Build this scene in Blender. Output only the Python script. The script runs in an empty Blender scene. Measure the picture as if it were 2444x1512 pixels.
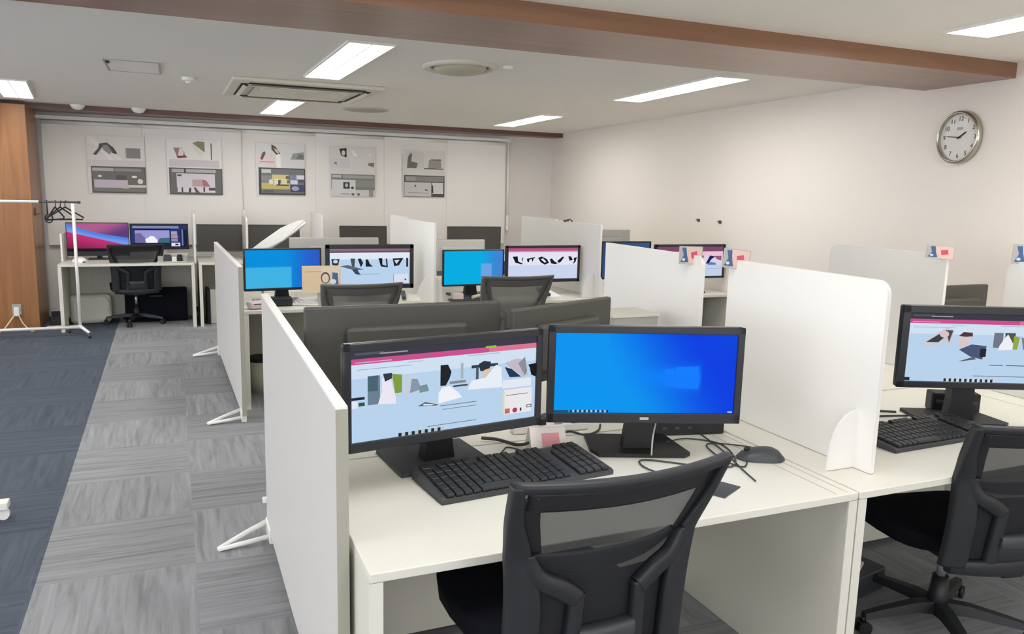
import bpy, bmesh, math, random
from mathutils import Vector, Matrix, Euler
random.seed(7)
PI = math.pi
sc = bpy.context.scene

# ------------------------------------------------------------------ camera, world, exposure
C = sc.collection
cam_d = bpy.data.cameras.new('camera'); cam = bpy.data.objects.new('camera', cam_d); C.objects.link(cam)
cam_d.sensor_width = 36.0; cam_d.lens = 1892.0/2444.0*36.0; cam_d.clip_start = 0.05
right = Vector((0.92033789, -0.39034882, 0.0246165))
down = Vector((-0.03990901, -0.15633135, -0.98689806))
fwd = Vector((0.38908282, 0.90729726, -0.1594561))
m = Matrix((right, -down, -fwd)).transposed().to_4x4()
m.translation = Vector((0, 0, 1.62))
cam.matrix_world = m
sc.camera = cam
w = bpy.data.worlds.new('world'); sc.world = w; w.use_nodes = True
w.node_tree.nodes['Background'].inputs[0].default_value = (0.90, 0.94, 1.0, 1)
w.node_tree.nodes['Background'].inputs[1].default_value = 5.5
sc.view_settings.view_transform = 'Standard'; sc.view_settings.look = 'None'
sc.view_settings.exposure = 0.0; sc.view_settings.gamma = 1.0
sc.view_settings.use_curve_mapping = False
LAMP = 18.5        # emission of the fluorescent diffusers
SCREEN = 1.0

# ------------------------------------------------------------------ materials
def lin(c):
    if isinstance(c, str):
        c = [int(c[i:i+2], 16) for i in (0, 2, 4)]
    o = []
    for v in c[:3]:
        v = v/255.0
        o.append(v/12.92 if v <= 0.04045 else ((v+0.055)/1.055)**2.4)
    return tuple(o)
def nt(name):
    mt = bpy.data.materials.new(name); mt.use_nodes = True
    t = mt.node_tree
    return mt, t, t.nodes['Principled BSDF']
def mat(name, col, rough=0.5, metal=0.0, var=0.04, scale=18.0, bump=0.0, alpha=1.0, coat=0.0, spec=0.5):
    mt, t, b = nt(name)
    c = lin(col)
    tc = t.nodes.new('ShaderNodeTexCoord'); nz = t.nodes.new('ShaderNodeTexNoise')
    nz.inputs['Scale'].default_value = scale; nz.inputs['Detail'].default_value = 3
    t.links.new(tc.outputs['Object'], nz.inputs['Vector'])
    mx = t.nodes.new('ShaderNodeMix'); mx.data_type = 'RGBA'
    mx.inputs[6].default_value = tuple(max(0, v*(1-var)) for v in c)+(1,)
    mx.inputs[7].default_value = tuple(min(1, v*(1+var)) for v in c)+(1,)
    t.links.new(nz.outputs['Fac'], mx.inputs[0]); t.links.new(mx.outputs[2], b.inputs['Base Color'])
    b.inputs['Roughness'].default_value = rough; b.inputs['Metallic'].default_value = metal
    b.inputs['Alpha'].default_value = alpha; b.inputs['Coat Weight'].default_value = coat
    b.inputs['Specular IOR Level'].default_value = spec
    if bump:
        bp = t.nodes.new('ShaderNodeBump'); bp.inputs['Strength'].default_value = bump; bp.inputs['Distance'].default_value = 0.002
        t.links.new(nz.outputs['Fac'], bp.inputs['Height']); t.links.new(bp.outputs[0], b.inputs['Normal'])
    return mt
def emit(name, col, s):
    mt, t, b = nt(name)
    b.inputs['Base Color'].default_value = (0, 0, 0, 1)
    b.inputs['Emission Color'].default_value = lin(col)+(1,); b.inputs['Emission Strength'].default_value = s
    return mt
def vcol(name, emissive, rough=0.35):
    mt, t, b = nt(name)
    a = t.nodes.new('ShaderNodeVertexColor'); a.layer_name = 'Col'
    if emissive:
        b.inputs['Base Color'].default_value = (0.003, 0.003, 0.003, 1); b.inputs['Roughness'].default_value = 0.6; b.inputs['Specular IOR Level'].default_value = 0.03
        t.links.new(a.outputs[0], b.inputs['Emission Color']); b.inputs['Emission Strength'].default_value = SCREEN
    else:
        t.links.new(a.outputs[0], b.inputs['Base Color']); b.inputs['Roughness'].default_value = rough
    return mt
def wood(name, c1, c2, axis, rough=0.35):
    mt, t, b = nt(name)
    tc = t.nodes.new('ShaderNodeTexCoord'); mp = t.nodes.new('ShaderNodeMapping')
    s = [14, 14, 14]; s[axis] = 0.8
    mp.inputs['Scale'].default_value = s
    nz = t.nodes.new('ShaderNodeTexNoise'); nz.inputs['Scale'].default_value = 1.0; nz.inputs['Detail'].default_value = 5
    nz.inputs['Distortion'].default_value = 0.6
    cr = t.nodes.new('ShaderNodeValToRGB'); cr.color_ramp.elements[0].position = 0.3; cr.color_ramp.elements[1].position = 0.72
    cr.color_ramp.elements[0].color = lin(c1)+(1,); cr.color_ramp.elements[1].color = lin(c2)+(1,)
    t.links.new(tc.outputs['Object'], mp.inputs['Vector']); t.links.new(mp.outputs[0], nz.inputs['Vector'])
    t.links.new(nz.outputs['Fac'], cr.inputs[0]); t.links.new(cr.outputs[0], b.inputs['Base Color'])
    b.inputs['Roughness'].default_value = rough
    return mt
def carpet(name):
    mt, t, b = nt(name)
    N = t.nodes; L = t.links
    def mth(op, a, bb=None, c=None):
        n = N.new('ShaderNodeMath'); n.operation = op
        for i, v in enumerate((a, bb, c)):
            if v is None: continue
            if isinstance(v, (int, float)): n.inputs[i].default_value = v
            else: L.new(v, n.inputs[i])
        return n.outputs[0]
    tc = N.new('ShaderNodeTexCoord'); sp = N.new('ShaderNodeSeparateXYZ'); L.new(tc.outputs['Object'], sp.inputs[0])
    X, Y = sp.outputs[0], sp.outputs[1]
    ix = mth('FLOOR', mth('DIVIDE', mth('SUBTRACT', X, 0.033), 0.618))
    iy = mth('FLOOR', mth('DIVIDE', mth('SUBTRACT', Y, 3.46), 0.585))
    par = mth('FLOORED_MODULO', mth('ADD', ix, iy), 2.0)     # 0/1
    def stripe(sx, sy, off):
        cb = N.new('ShaderNodeCombineXYZ')
        L.new(mth('MULTIPLY', X, sx), cb.inputs[0]); L.new(mth('MULTIPLY', Y, sy), cb.inputs[1])
        L.new(mth('ADD', mth('MULTIPLY', ix, 3.7), mth('MULTIPLY', iy, 5.3)), cb.inputs[2])
        n = N.new('ShaderNodeTexNoise'); n.inputs['Scale'].default_value = 1.0; n.inputs['Detail'].default_value = 4; n.inputs['Roughness'].default_value = 0.6
        n.inputs['Distortion'].default_value = 0.8
        L.new(cb.outputs[0], n.inputs['Vector']); return n.outputs['Fac']
    v = stripe(26, 2.0, 0); h = stripe(1.5, 34, 1)
    mx = N.new('ShaderNodeMix'); L.new(par, mx.inputs[0]); L.new(h, mx.inputs[3]); L.new(v, mx.inputs[2])
    st = mx.outputs[0]
    wn = N.new('ShaderNodeTexWhiteNoise'); wn.noise_dimensions = '2D'
    cb = N.new('ShaderNodeCombineXYZ'); L.new(ix, cb.inputs[0]); L.new(iy, cb.inputs[1]); L.new(cb.outputs[0], wn.inputs['Vector'])
    cr = N.new('ShaderNodeValToRGB'); e = cr.color_ramp.elements
    e[0].position = 0.30; e[0].color = lin('7c7d80')+(1,); e[1].position = 0.72; e[1].color = lin('a0a1a5')+(1,)
    en = e.new(0.5); en.color = lin('929396')+(1,)
    cr2 = N.new('ShaderNodeValToRGB'); e = cr2.color_ramp.elements
    e[0].position = 0.25; e[0].color = lin('414955')+(1,); e[1].position = 0.75; e[1].color = lin('5c6471')+(1,)
    L.new(st, cr.inputs[0]); L.new(st, cr2.inputs[0])
    blue = mth('LESS_THAN', X, mth('ADD', -0.545, mth('MULTIPLY', Y, -0.0068)))
    m2 = N.new('ShaderNodeMix'); m2.data_type = 'RGBA'; L.new(blue, m2.inputs[0]); L.new(cr.outputs[0], m2.inputs[6]); L.new(cr2.outputs[0], m2.inputs[7])
    m3 = N.new('ShaderNodeMix'); m3.data_type = 'RGBA'; m3.blend_type = 'MULTIPLY'; m3.inputs[0].default_value = 1.0
    g = mth('ADD', mth('MULTIPLY', wn.outputs[0], 0.12), mth('ADD', mth('MULTIPLY', par, -0.05), 0.92))
    cg = N.new('ShaderNodeCombineXYZ'); [L.new(g, cg.inputs[i]) for i in range(3)]
    L.new(m2.outputs[2], m3.inputs[6]); L.new(cg.outputs[0], m3.inputs[7]); L.new(m3.outputs[2], b.inputs['Base Color'])
    b.inputs['Roughness'].default_value = 0.85; b.inputs['Specular IOR Level'].default_value = 0.3
    bp = N.new('ShaderNodeBump'); bp.inputs['Strength'].default_value = 0.35; bp.inputs['Distance'].default_value = 0.003
    L.new(st, bp.inputs['Height']); L.new(bp.outputs[0], b.inputs['Normal'])
    return mt
def meshy(name, col, a):
    """see-through woven chair mesh"""
    mt = bpy.data.materials.new(name); mt.use_nodes = True; t = mt.node_tree
    b = t.nodes['Principled BSDF']; out = t.nodes['Material Output']
    b.inputs['Base Color'].default_value = lin(col)+(1,); b.inputs['Roughness'].default_value = 0.8
    tr = t.nodes.new('ShaderNodeBsdfTransparent'); mx = t.nodes.new('ShaderNodeMixShader')
    wv = t.nodes.new('ShaderNodeTexNoise'); wv.inputs['Scale'].default_value = 500
    mr = t.nodes.new('ShaderNodeMapRange'); mr.inputs[3].default_value = a-0.04; mr.inputs[4].default_value = a+0.04
    t.links.new(wv.outputs['Fac'], mr.inputs[0]); t.links.new(mr.outputs[0], mx.inputs[0])
    t.links.new(tr.outputs[0], mx.inputs[1]); t.links.new(b.outputs[0], mx.inputs[2]); t.links.new(mx.outputs[0], out.inputs['Surface'])
    return mt

M = {}
M['wall'] = mat('wall_paint', 'eae2da', 0.6, scale=60, var=0.015, bump=0.05)
M['wallback'] = mat('wall_paint_back', 'e6e1dc', 0.7, scale=60, var=0.015)
M['ceil'] = mat('ceiling_board', 'efeae2', 0.8, scale=90, var=0.02)
M['carpet'] = carpet('carpet_tiles')
M['woodv'] = wood('column_wood', '8c5c36', 'a67446', 2, 0.34)
M['woodx'] = wood('beam_wood', '7c5a44', '926a50', 0, 0.28)
M['blind'] = mat('blind_fabric', 'efebe7', 0.8, var=0.02, scale=120, bump=0.05)
M['desk'] = mat('desk_laminate', 'dfddd2', 0.4, var=0.012, scale=6)
M['deskgrey'] = mat('desk_grey_panel', 'd6d3c6', 0.5, var=0.015, scale=6)
M['part'] = mat('partition_surface', 'cfcdca', 0.5, var=0.015, scale=5)
M['white'] = mat('white_plastic', 'efeeea', 0.35, var=0.01)
M['edge'] = mat('partition_edge_trim', 'a5a396', 0.55)
M['divider'] = mat('divider_board', 'e9e7e4', 0.42, var=0.01, scale=4)
M['black'] = mat('black_plastic', '15161a', 0.5, var=0.08)
M['bezel'] = mat('bezel_plastic', '24262c', 0.32, var=0.05)
M['dgrey'] = mat('dark_grey_plastic', '3c3f43', 0.45, var=0.05)
M['mgrey'] = mat('monitor_back_grey', '4b4945', 0.55, var=0.04)
M['off'] = mat('switched_off_screen', '4a4846', 0.22, var=0.02)
M['silver'] = mat('silver_metal', 'c9cbcd', 0.3, 0.7, var=0.03)
M['frame'] = mat('chair_frame_plastic', '1e2024', 0.5, var=0.05)
M['mesh'] = meshy('chair_back_mesh', '1c1e22', 0.84)
M['seat'] = mat('seat_fabric', '0c0e18', 0.9, var=0.12, scale=200, bump=0.2, spec=0.2)
M['key'] = mat('key_plastic', '2b2d30', 0.4, var=0.1, scale=40)
M['keygap'] = mat('keyboard_body_plastic', '3f4144', 0.45, var=0.05)
M['cable'] = mat('cable_rubber', '35373a', 0.5, var=0.05)
M['cream'] = mat('cream_cord', 'd9c9a6', 0.5)
M['art'] = vcol('printed_sheet', False, 0.4)
M['scr'] = vcol('lit_screen', True)
M['tube'] = emit('fluorescent_diffuser', 'fffdf8', LAMP)
M['housing'] = mat('lamp_housing_white', 'e8e6e0', 0.5)
M['acwhite'] = mat('air_conditioner_plastic', 'd9d5c6', 0.5)
M['dark'] = mat('dark_slot', '141310', 0.7)
M['pink'] = mat('pink_paper', 'e8a0a8', 0.6)
M['paper'] = mat('white_paper', 'efe8e4', 0.6)
M['bag'] = mat('white_vinyl_bag', 'd9d8cc', 0.55, scale=8, var=0.06, bump=0.3)
M['chrome'] = mat('clock_rim_metal', 'b5b2a4', 0.25, 0.85)
M['clockface'] = mat('clock_face_paper', 'dcdad6', 0.35)
M['beige'] = mat('beige_card', 'e6cfae', 0.6)
M['greytop'] = mat('grey_cap', 'a9a8a4', 0.5)

# ------------------------------------------------------------------ mesh helpers
class MB:
    def __init__(s):
        s.bm = bmesh.new(); s.col = s.bm.loops.layers.float_color.new('Col'); s.usecol = False
    def box(s, c, d, rot=None, mi=0, bev=0.0, seg=2):
        r = bmesh.ops.create_cube(s.bm, size=1.0)
        vs = r['verts']
        for v in vs: v.co = Vector((v.co.x*d[0], v.co.y*d[1], v.co.z*d[2]))
        fs = set(f for v in vs for f in v.link_faces)
        if bev:
            es = list(set(e for v in vs for e in v.link_edges))
            rb = bmesh.ops.bevel(s.bm, geom=es, offset=min(bev, min(d)*0.45), segments=seg, affect='EDGES', profile=0.5)
            vs = list(set(v for f in rb['faces'] for v in f.verts) | set(v for v in vs if v.is_valid))
            fs = set(f for v in vs for f in v.link_faces)
        R = rot.to_matrix() if isinstance(rot, Euler) else (Euler(rot).to_matrix() if rot else None)
        for v in vs:
            if R: v.co = R @ v.co
            v.co += Vector(c)
        for f in fs: f.material_index = mi
        return s
    def b2(s, p, q, mi=0, bev=0.0):
        return s.box([(a+b)/2 for a, b in zip(p, q)], [abs(b-a) for a, b in zip(p, q)], mi=mi, bev=bev)
    def tube(s, pts, r, seg=8, mi=0, cap=True):
        pts = [Vector(p) for p in pts]; n = len(pts)
        rs = r if isinstance(r, (list, tuple)) else [r]*n
        rings = []; pn = None
        for i, p in enumerate(pts):
            d = (pts[min(i+1, n-1)]-pts[max(i-1, 0)]).normalized()
            if pn is None:
                a = Vector((0, 0, 1)) if abs(d.z) < 0.9 else Vector((1, 0, 0))
                pn = d.cross(a).normalized()
            else:
                pn = (pn - d*pn.dot(d)).normalized()
            bn = d.cross(pn)
            rings.append([s.bm.verts.new(p+(pn*math.cos(2*PI*k/seg)+bn*math.sin(2*PI*k/seg))*rs[i]) for k in range(seg)])
        for i in range(n-1):
            for k in range(seg):
                f = s.bm.faces.new((rings[i][k], rings[i][(k+1) % seg], rings[i+1][(k+1) % seg], rings[i+1][k])); f.smooth = True; f.material_index = mi
        if cap:
            f = s.bm.faces.new(rings[0][::-1]); f.material_index = mi
            f = s.bm.faces.new(rings[-1]); f.material_index = mi
        return s
    def prism(s, poly, fn, t0, t1, mi=0):
        """poly 2D extruded: fn(a,b,t)->3D"""
        A = [s.bm.verts.new(fn(a, b, t0)) for a, b in poly]; B = [s.bm.verts.new(fn(a, b, t1)) for a, b in poly]
        n = len(poly)
        fs = [s.bm.faces.new(A), s.bm.faces.new(B[::-1])]
        for i in range(n): fs.append(s.bm.faces.new((A[i], B[i], B[(i+1) % n], A[(i+1) % n])))
        for f in fs: f.material_index = mi
        return s
    def lathe(s, prof, c=(0, 0, 0), seg=32, R=None, mi=0, smooth=True, sc_=(1, 1), cap=True):
        rings = []
        for r, z in prof:
            ring = []
            for k in range(seg):
                a = 2*PI*k/seg
                p = Vector((r*math.cos(a)*sc_[0], r*math.sin(a)*sc_[1], z))
                if R: p = R @ p
                ring.append(s.bm.verts.new(p+Vector(c)))
            rings.append(ring)
        for i in range(len(prof)-1):
            for k in range(seg):
                f = s.bm.faces.new((rings[i][k], rings[i][(k+1) % seg], rings[i+1][(k+1) % seg], rings[i+1][k])); f.smooth = smooth; f.material_index = mi
        for rg in ((rings[0], rings[-1]) if cap else ()):
            try:
                f = s.bm.faces.new(rg); f.material_index = mi
            except ValueError: pass
        return s
    def quads(s, P, mi=0, smooth=False):
        """grid of points P[i][j] -> faces"""
        V = [[s.bm.verts.new(p) for p in row] for row in P]
        for i in range(len(V)-1):
            for j in range(len(V[0])-1):
                f = s.bm.faces.new((V[i][j], V[i][j+1], V[i+1][j+1], V[i+1][j])); f.material_index = mi; f.smooth = smooth
        return V
    def poly(s, pts, col, mi=0):
        f = s.bm.faces.new([s.bm.verts.new(p) for p in pts]); f.material_index = mi
        c = lin(col)+(1.0,)
        for l in f.loops: l[s.col] = c
        s.usecol = True
        return f
def obj(name, mb, mats, parent=None, loc=None, rot=None, keepn=False):
    if not keepn: bmesh.ops.recalc_face_normals(mb.bm, faces=mb.bm.faces[:])
    me = bpy.data.meshes.new(name); mb.bm.to_mesh(me); mb.bm.free()
    for mm in (mats if isinstance(mats, (list, tuple)) else [mats]): me.materials.append(M[mm] if isinstance(mm, str) else mm)
    o = bpy.data.objects.new(name, me); C.objects.link(o)
    if parent: o.parent = parent
    if loc: o.location = loc
    if rot: o.rotation_euler = rot
    return o
def tag(o, label, cat, group=None, kind=None):
    o['label'] = label; o['category'] = cat
    if group: o['group'] = group
    if kind: o['kind'] = kind
    return o
def thing(name, label, cat, loc=(0, 0, 0), rz=0.0, group=None):
    o = bpy.data.objects.new(name, None); C.objects.link(o); o.empty_display_size = 0.1
    o.location = loc; o.rotation_euler = (0, 0, rz)
    return tag(o, label, cat, group)
def struct(name, mb, mats, label=None):
    o = obj(name, mb, mats); o['kind'] = 'structure'; 
    if label: o['label'] = label
    return o
def copy_tree(o, parent=None):
    c = o.copy(); C.objects.link(c)
    if parent: c.parent = parent
    for ch in list(o.children): copy_tree(ch, c)
    return c
def dup(o, loc, rz, label, group=None):
    c = copy_tree(o); c.location = loc; c.rotation_euler = (0, 0, rz); c['label'] = label
    if group: c['group'] = group
    return c
def arc(cx, cy, r, a0, a1, n=6):
    return [(cx+r*math.cos(a0+(a1-a0)*i/n), cy+r*math.sin(a0+(a1-a0)*i/n)) for i in range(n+1)]
def smooth_path(pts, k=6):
    """Catmull-Rom through tuples of any length"""
    out = []; n = len(pts)
    for i in range(n-1):
        p0, p1, p2, p3 = pts[max(i-1, 0)], pts[i], pts[i+1], pts[min(i+2, n-1)]
        for j in range(k):
            t = j/k
            out.append(tuple(0.5*((2*b)+(-a+c)*t+(2*a-5*b+4*c-d)*t*t+(-a+3*b-3*c+d)*t**3) for a, b, c, d in zip(p0, p1, p2, p3)))
    out.append(tuple(pts[-1])); return out

# ------------------------------------------------------------------ room shell
YB = 10.62                       # back wall
def wx(y): return 4.50+0.087*(y-3.5)   # right wall
ZC = 2.40; XL = -4.6; YF = -3.6
b = MB(); b.b2((XL-0.1, YF-0.1, -0.1), (5.5, YB+0.1, 0)); struct('floor', b, 'carpet')
b = MB(); b.b2((XL-0.1, YF-0.1, ZC), (5.5, YB+0.1, ZC+0.1)); struct('ceiling', b, 'ceil')
b = MB(); b.b2((XL, YB, 0), (wx(YB)+0.02, YB+0.1, ZC)); struct('wall_back', b, 'wallback')
b = MB(); b.prism([(wx(YF-0.1), YF-0.1), (wx(YB+0.1), YB+0.1), (wx(YB+0.1)+0.12, YB+0.1), (wx(YF-0.1)+0.12, YF-0.1)], lambda x, y, t: (x, y, t), 0, ZC)
struct('wall_right', b, 'wall')
b = MB()
b.b2((XL-0.1, YF, 0), (XL, YB, 0.75)); b.b2((XL-0.1, YF, 2.15), (XL, YB, ZC))
wy = [(-2.8, -1.0), (-0.6, 1.2), (1.6, 3.4), (3.8, 5.6), (6.0, 7.8), (8.1, 9.6)]
ed = [YF]+[v for p in wy for v in p]+[YB]
for i in range(0, len(ed), 2): b.b2((XL-0.1, ed[i], 0.75), (XL, ed[i+1], 2.15))
struct('wall_left', b, 'wall')
for i, (a, c) in enumerate(wy):  # unseen openings, added so daylight fills what the ceiling lamps leave too dark
    t = bpy.data.objects.new('window_%d' % (i+1), None); C.objects.link(t); t['kind'] = 'structure'; t.location = (XL-0.05, (a+c)/2, 1.45)
    L = c-a; b = MB()
    for sy in (-1, 0, 1): b.box((0, sy*(L/2-0.02), 0), (0.06, 0.04, 1.40))
    for sz in (-1, 1): b.box((0, 0, sz*0.68), (0.06, L, 0.04))
    obj('window_frame', b, 'silver', t)
    pl = bpy.data.lights.new('daylight_portal', 'AREA'); pl.shape = 'RECTANGLE'; pl.size = 1.4; pl.size_y = L; pl.cycles.is_portal = True
    po = bpy.data.objects.new('daylight_portal', pl); C.objects.link(po); po.location = (XL-0.12, (a+c)/2, 1.45); po.rotation_euler = (0, -PI/2, 0)
b = MB()
b.b2((XL, YF-0.1, 0), (wx(YF), YF, 0.75)); b.b2((XL, YF-0.1, 2.15), (wx(YF), YF, ZC))
wxs = [(-4.0, -2.2), (-1.8, 0.0), (0.4, 2.2), (2.0+0.6, 3.6)]
ed = [XL]+[v for p in wxs for v in p]+[wx(YF)]
for i in range(0, len(ed), 2): b.b2((ed[i], YF-0.1, 0.75), (ed[i+1], YF, 2.15))
struct('wall_front', b, 'wall')
for i, (a, c) in enumerate(wxs):  # unseen openings behind the camera, added for fill daylight
    t = bpy.data.objects.new('window_%d' % (i+7), None); C.objects.link(t); t['kind'] = 'structure'; t.location = ((a+c)/2, YF-0.05, 1.45)
    L = c-a; b = MB()
    for sx in (-1, 0, 1): b.box((sx*(L/2-0.02), 0, 0), (0.04, 0.06, 1.40))
    for sz in (-1, 1): b.box((0, 0, sz*0.68), (L, 0.06, 0.04))
    obj('window_frame', b, 'silver', t)
    pl = bpy.data.lights.new('daylight_portal', 'AREA'); pl.shape = 'RECTANGLE'; pl.size = L; pl.size_y = 1.4; pl.cycles.is_portal = True
    po = bpy.data.objects.new('daylight_portal', pl); C.objects.link(po); po.location = ((a+c)/2, YF-0.12, 1.45); po.rotation_euler = (PI/2, 0, 0)
# timber clad beams: one across the room, one along the back window wall
b = MB(); b.prism([(XL, 3.205), (wx(3.205), 3.205), (wx(3.86), 3.86), (XL, 3.86)], lambda x, y, t: (x, y, t), 2.315, ZC+0.01)
struct('trim_1', b, 'woodx')
b = MB(); b.prism([(XL, 9.98), (-1.4, 10.0), (wx(10.2), 10.2), (wx(10.47), 10.47), (XL, 10.47)], lambda x, y, t: (x, y, t), 2.345, ZC+0.01)
struct('trim_2', b, mat('dark_beam_wood', '6a4a40', 0.35, var=0.1, scale=5))
# timber column at the left
b = MB(); b.b2((-3.2, 9.74, 0), (-1.36, 10.40, 2.36), bev=0.006); struct('wall_column', b, 'woodv')
# baseboards
b = MB(); b.prism([(wx(YF)-0.012, YF), (wx(YB)-0.012, YB), (wx(YB)+0.01, YB), (wx(YF)+0.01, YF)], lambda x, y, t: (x, y, t), 0, 0.06); struct('baseboard_right', b, 'dgrey')
b = MB(); b.b2((-1.36, YB-0.012, 0), (wx(YB), YB+0.01, 0.06)); struct('baseboard_back', b, 'dgrey')
# recessed curtain box face above the blinds
b = MB(); b.b2((-1.40, 10.50, 2.27), (4.42, YB, 2.31)); struct('trim_3', b, 'white')

# ------------------------------------------------------------------ ceiling lamps
def lamp(cx, cy, rz, label):
    t = thing('ceiling_light', label, 'ceiling light', (cx, cy, ZC), rz, 'fluorescent ceiling lights')
    b = MB(); W, L = 0.125, 0.80
    for sx in (-1, 1): b.box((sx*(W+0.006), 0, -0.006), (0.012, 2*L+0.024, 0.014))
    for sy in (-1, 1): b.box((0, sy*(L+0.006), -0.006), (2*W, 0.012, 0.014))
    b.box((0, 0, -0.0065), (0.008, 2*L, 0.015))
    obj('housing', b, 'housing', t)
    for sx in (-1, 1):
        b = MB(); b.box((sx*W/2, 0, -0.004), (W-0.008, 2*L, 0.008)); obj('diffuser', b, 'tube', t)
    return t
lamps = [(1.055, 5.32, 0.0, 'long ceiling light nearest above the round air outlet, seen whole beyond the wooden beam'),
 (3.575, 5.30, -0.087, 'long slanting ceiling light beside the right wall, just beyond the wooden beam'),
 (3.79, 8.58, -0.07, 'small far ceiling light near the corner of the right wall and the dark rear beam'),
 (1.08, 8.78, 0.0, 'far ceiling light behind the ceiling air conditioner'),
 (-1.27, 8.55, 0.10, 'ceiling light at the left edge, above the wooden column'),
 (3.42, 1.97, -0.087, 'ceiling light in the upper right corner, on the near side of the wooden beam')]
for a in lamps: lamp(*a)
for i, (x, y) in enumerate([(1.05, 1.7), (-1.4, 5.2), (-1.4, 1.7), (1.05, -1.6), (3.35, -1.6), (-1.4, -1.6), (-3.6, 5.2), (-3.6, 1.7)]):
    lamp(x, y, 0, 'fluorescent ceiling light outside the photograph')

# ------------------------------------------------------------------ ceiling fittings
t = thing('ceiling_air_conditioner', 'square white ceiling cassette air conditioner with dark air slots', 'air conditioner', (1.03, 7.05, ZC))
b = MB(); b.box((0, 0, -0.014), (1.16, 1.22, 0.03), bev=0.012); obj('panel', b, 'acwhite', t)
b = MB(); b.box((0, 0, -0.036), (0.78, 0.80, 0.012), bev=0.005)
for k in range(9): b.box((0, -0.32+k*0.08, -0.0435), (0.7, 0.012, 0.004))
obj('intake_grille', b, 'acwhite', t)
for k, (x, y, rz) in enumerate([(0, -0.475, 0), (0.475, 0, PI/2), (0, 0.475, 0), (-0.475, 0, PI/2)]):
    b = MB(); b.box((x, y, -0.031), ((0.9 if rz == 0 else 0.055), (0.055 if rz == 0 else 0.86), 0.006)); s_ = obj('air_slot', b, 'dark', t)
    b = MB(); b.box((x*1.0, y*0.96, -0.045), ((0.86 if rz == 0 else 0.03), (0.03 if rz == 0 else 0.82), 0.004), rot=((0.5 if rz == 0 else 0), (0.5 if rz else 0), 0)); obj('louver', b, 'acwhite', s_)
t = thing('round_air_outlet', 'round cream ceiling air outlet beside the near long light', 'air outlet', (1.77, 5.10, ZC))
b = MB(); b.lathe([(0.27, 0), (0.27, -0.01), (0.235, -0.022), (0.215, -0.008), (0.21, 0)], sc_=(0.9, 1.1), cap=False); obj('outer_ring', b, 'acwhite', t)
b = MB(); b.lathe([(0.19, -0.002), (0.19, -0.012), (0.15, -0.04), (0.09, -0.045)], sc_=(0.9, 1.1)); obj('inner_cone', b, mat('outlet_cone', 'b9b49a', 0.5), t)
b = MB(); b.lathe([(0.212, -0.001), (0.19, -0.003)], sc_=(0.9, 1.1)); obj('gap', b, 'dark', t)
t = thing('ceiling_speaker', 'faint round speaker grille on the ceiling beyond the air conditioner', 'speaker', (1.90, 8.45, ZC))
b = MB(); b.lathe([(0.24, 0), (0.24, -0.008), (0.21, -0.012)]); obj('ring', b, mat('speaker_grey', 'c2bdb4', 0.6), t)
b = MB(); b.lathe([(0.205, -0.0125), (0.20, -0.015), (0.05, -0.015)]); obj('grille', b, mat('speaker_grille', 'b4afa6', 0.7, scale=300, var=0.2), t)
t = thing('smoke_detector', 'tiny white smoke detector on the ceiling left of the air conditioner', 'smoke detector', (0.155, 6.75, ZC))
b = MB(); b.lathe([(0.05, 0), (0.05, -0.02), (0.035, -0.03)], seg=20); obj('base', b, 'white', t)
b = MB(); b.lathe([(0.024, -0.03), (0.02, -0.045)], seg=16); obj('sensor', b, 'white', t)
b = MB(); b.lathe([(0.035, 0), (0.035, -0.012), (0.02, -0.02)], c=(2.03, 4.90, ZC), seg=16); tag(obj('ceiling_sensor', b, 'white'), 'tiny white sensor dot on the ceiling right of the round air outlet', 'sensor')
t = thing('ceiling_hatch', 'access hatch outline in the ceiling at the left', 'hatch', (-0.21, 6.35, ZC))
b = MB()
for sx in (-1, 1): b.box((sx*0.17, 0, -0.002), (0.012, 0.6, 0.006))
for sy in (-1, 1): b.box((0, sy*0.3, -0.002), (0.35, 0.012, 0.006))
obj('frame', b, 'greytop', t)
b = MB(); b.box((0, 0, -0.001), (0.325, 0.585, 0.004)); obj('lid', b, 'ceil', t)
b = MB(); b.box((-0.15, -0.2, -0.006), (0.02, 0.09, 0.008)); obj('latch', b, 'dark', t)
for x, y, l in ((-0.895, 9.93, 'small white emergency lamp at the left on the dark rear beam'), (-0.30, 9.95, 'small white emergency lamp on the dark rear beam, right of the other one')):
    b = MB(); b.lathe([(0.075, 0), (0.075, -0.012), (0.05, -0.045), (0.02, -0.055)], c=(x, y, ZC), seg=20); tag(obj('emergency_lamp', b, 'white'), l, 'lamp', 'emergency lamps at the rear beam')

# ------------------------------------------------------------------ blinds and posters
bx = [-1.33, -0.30, 0.83, 1.72, 2.62, 3.50, 4.37]
words = ['leftmost roller blind, beside the wooden column', 'roller blind behind the poster with red furniture', 'roller blind behind the poster with the yellow picture', 'roller blind left of the poster with the white monitor picture', 'roller blind behind the rightmost poster', 'rightmost roller blind, with the bright edge']
for i in range(6):
    t = thing('roller_blind', 'pale grey '+words[i], 'roller blind', ((bx[i]+bx[i+1])/2, 10.56, 0.86), 0, 'window blinds')
    wd = bx[i+1]-bx[i]-0.002
    b = MB(); b.box((0, 0, 0.70), (wd, 0.003, 1.40)); obj('fabric', b, 'blind', t)
    b = MB(); b.box((0, 0, -0.005), (wd, 0.014, 0.022), bev=0.004); obj('bottom_rail', b, 'white', t)
    b = MB(); b.tube([(-wd/2, 0, 1.38), (wd/2, 0, 1.38)], 0.022, 12); obj('roller_tube', b, 'white', t)
t = thing('blind_cord', 'white hanging operating chain at the right end of the blinds', 'blind cord', (4.405, 10.54, 0.9))
b = MB(); b.tube([(0, 0, 0.35), (0, 0, 1.36)], 0.016, 8); obj('chain', b, emit('cord_glow', 'ffffff', 0.5) if False else 'white', t)
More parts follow.
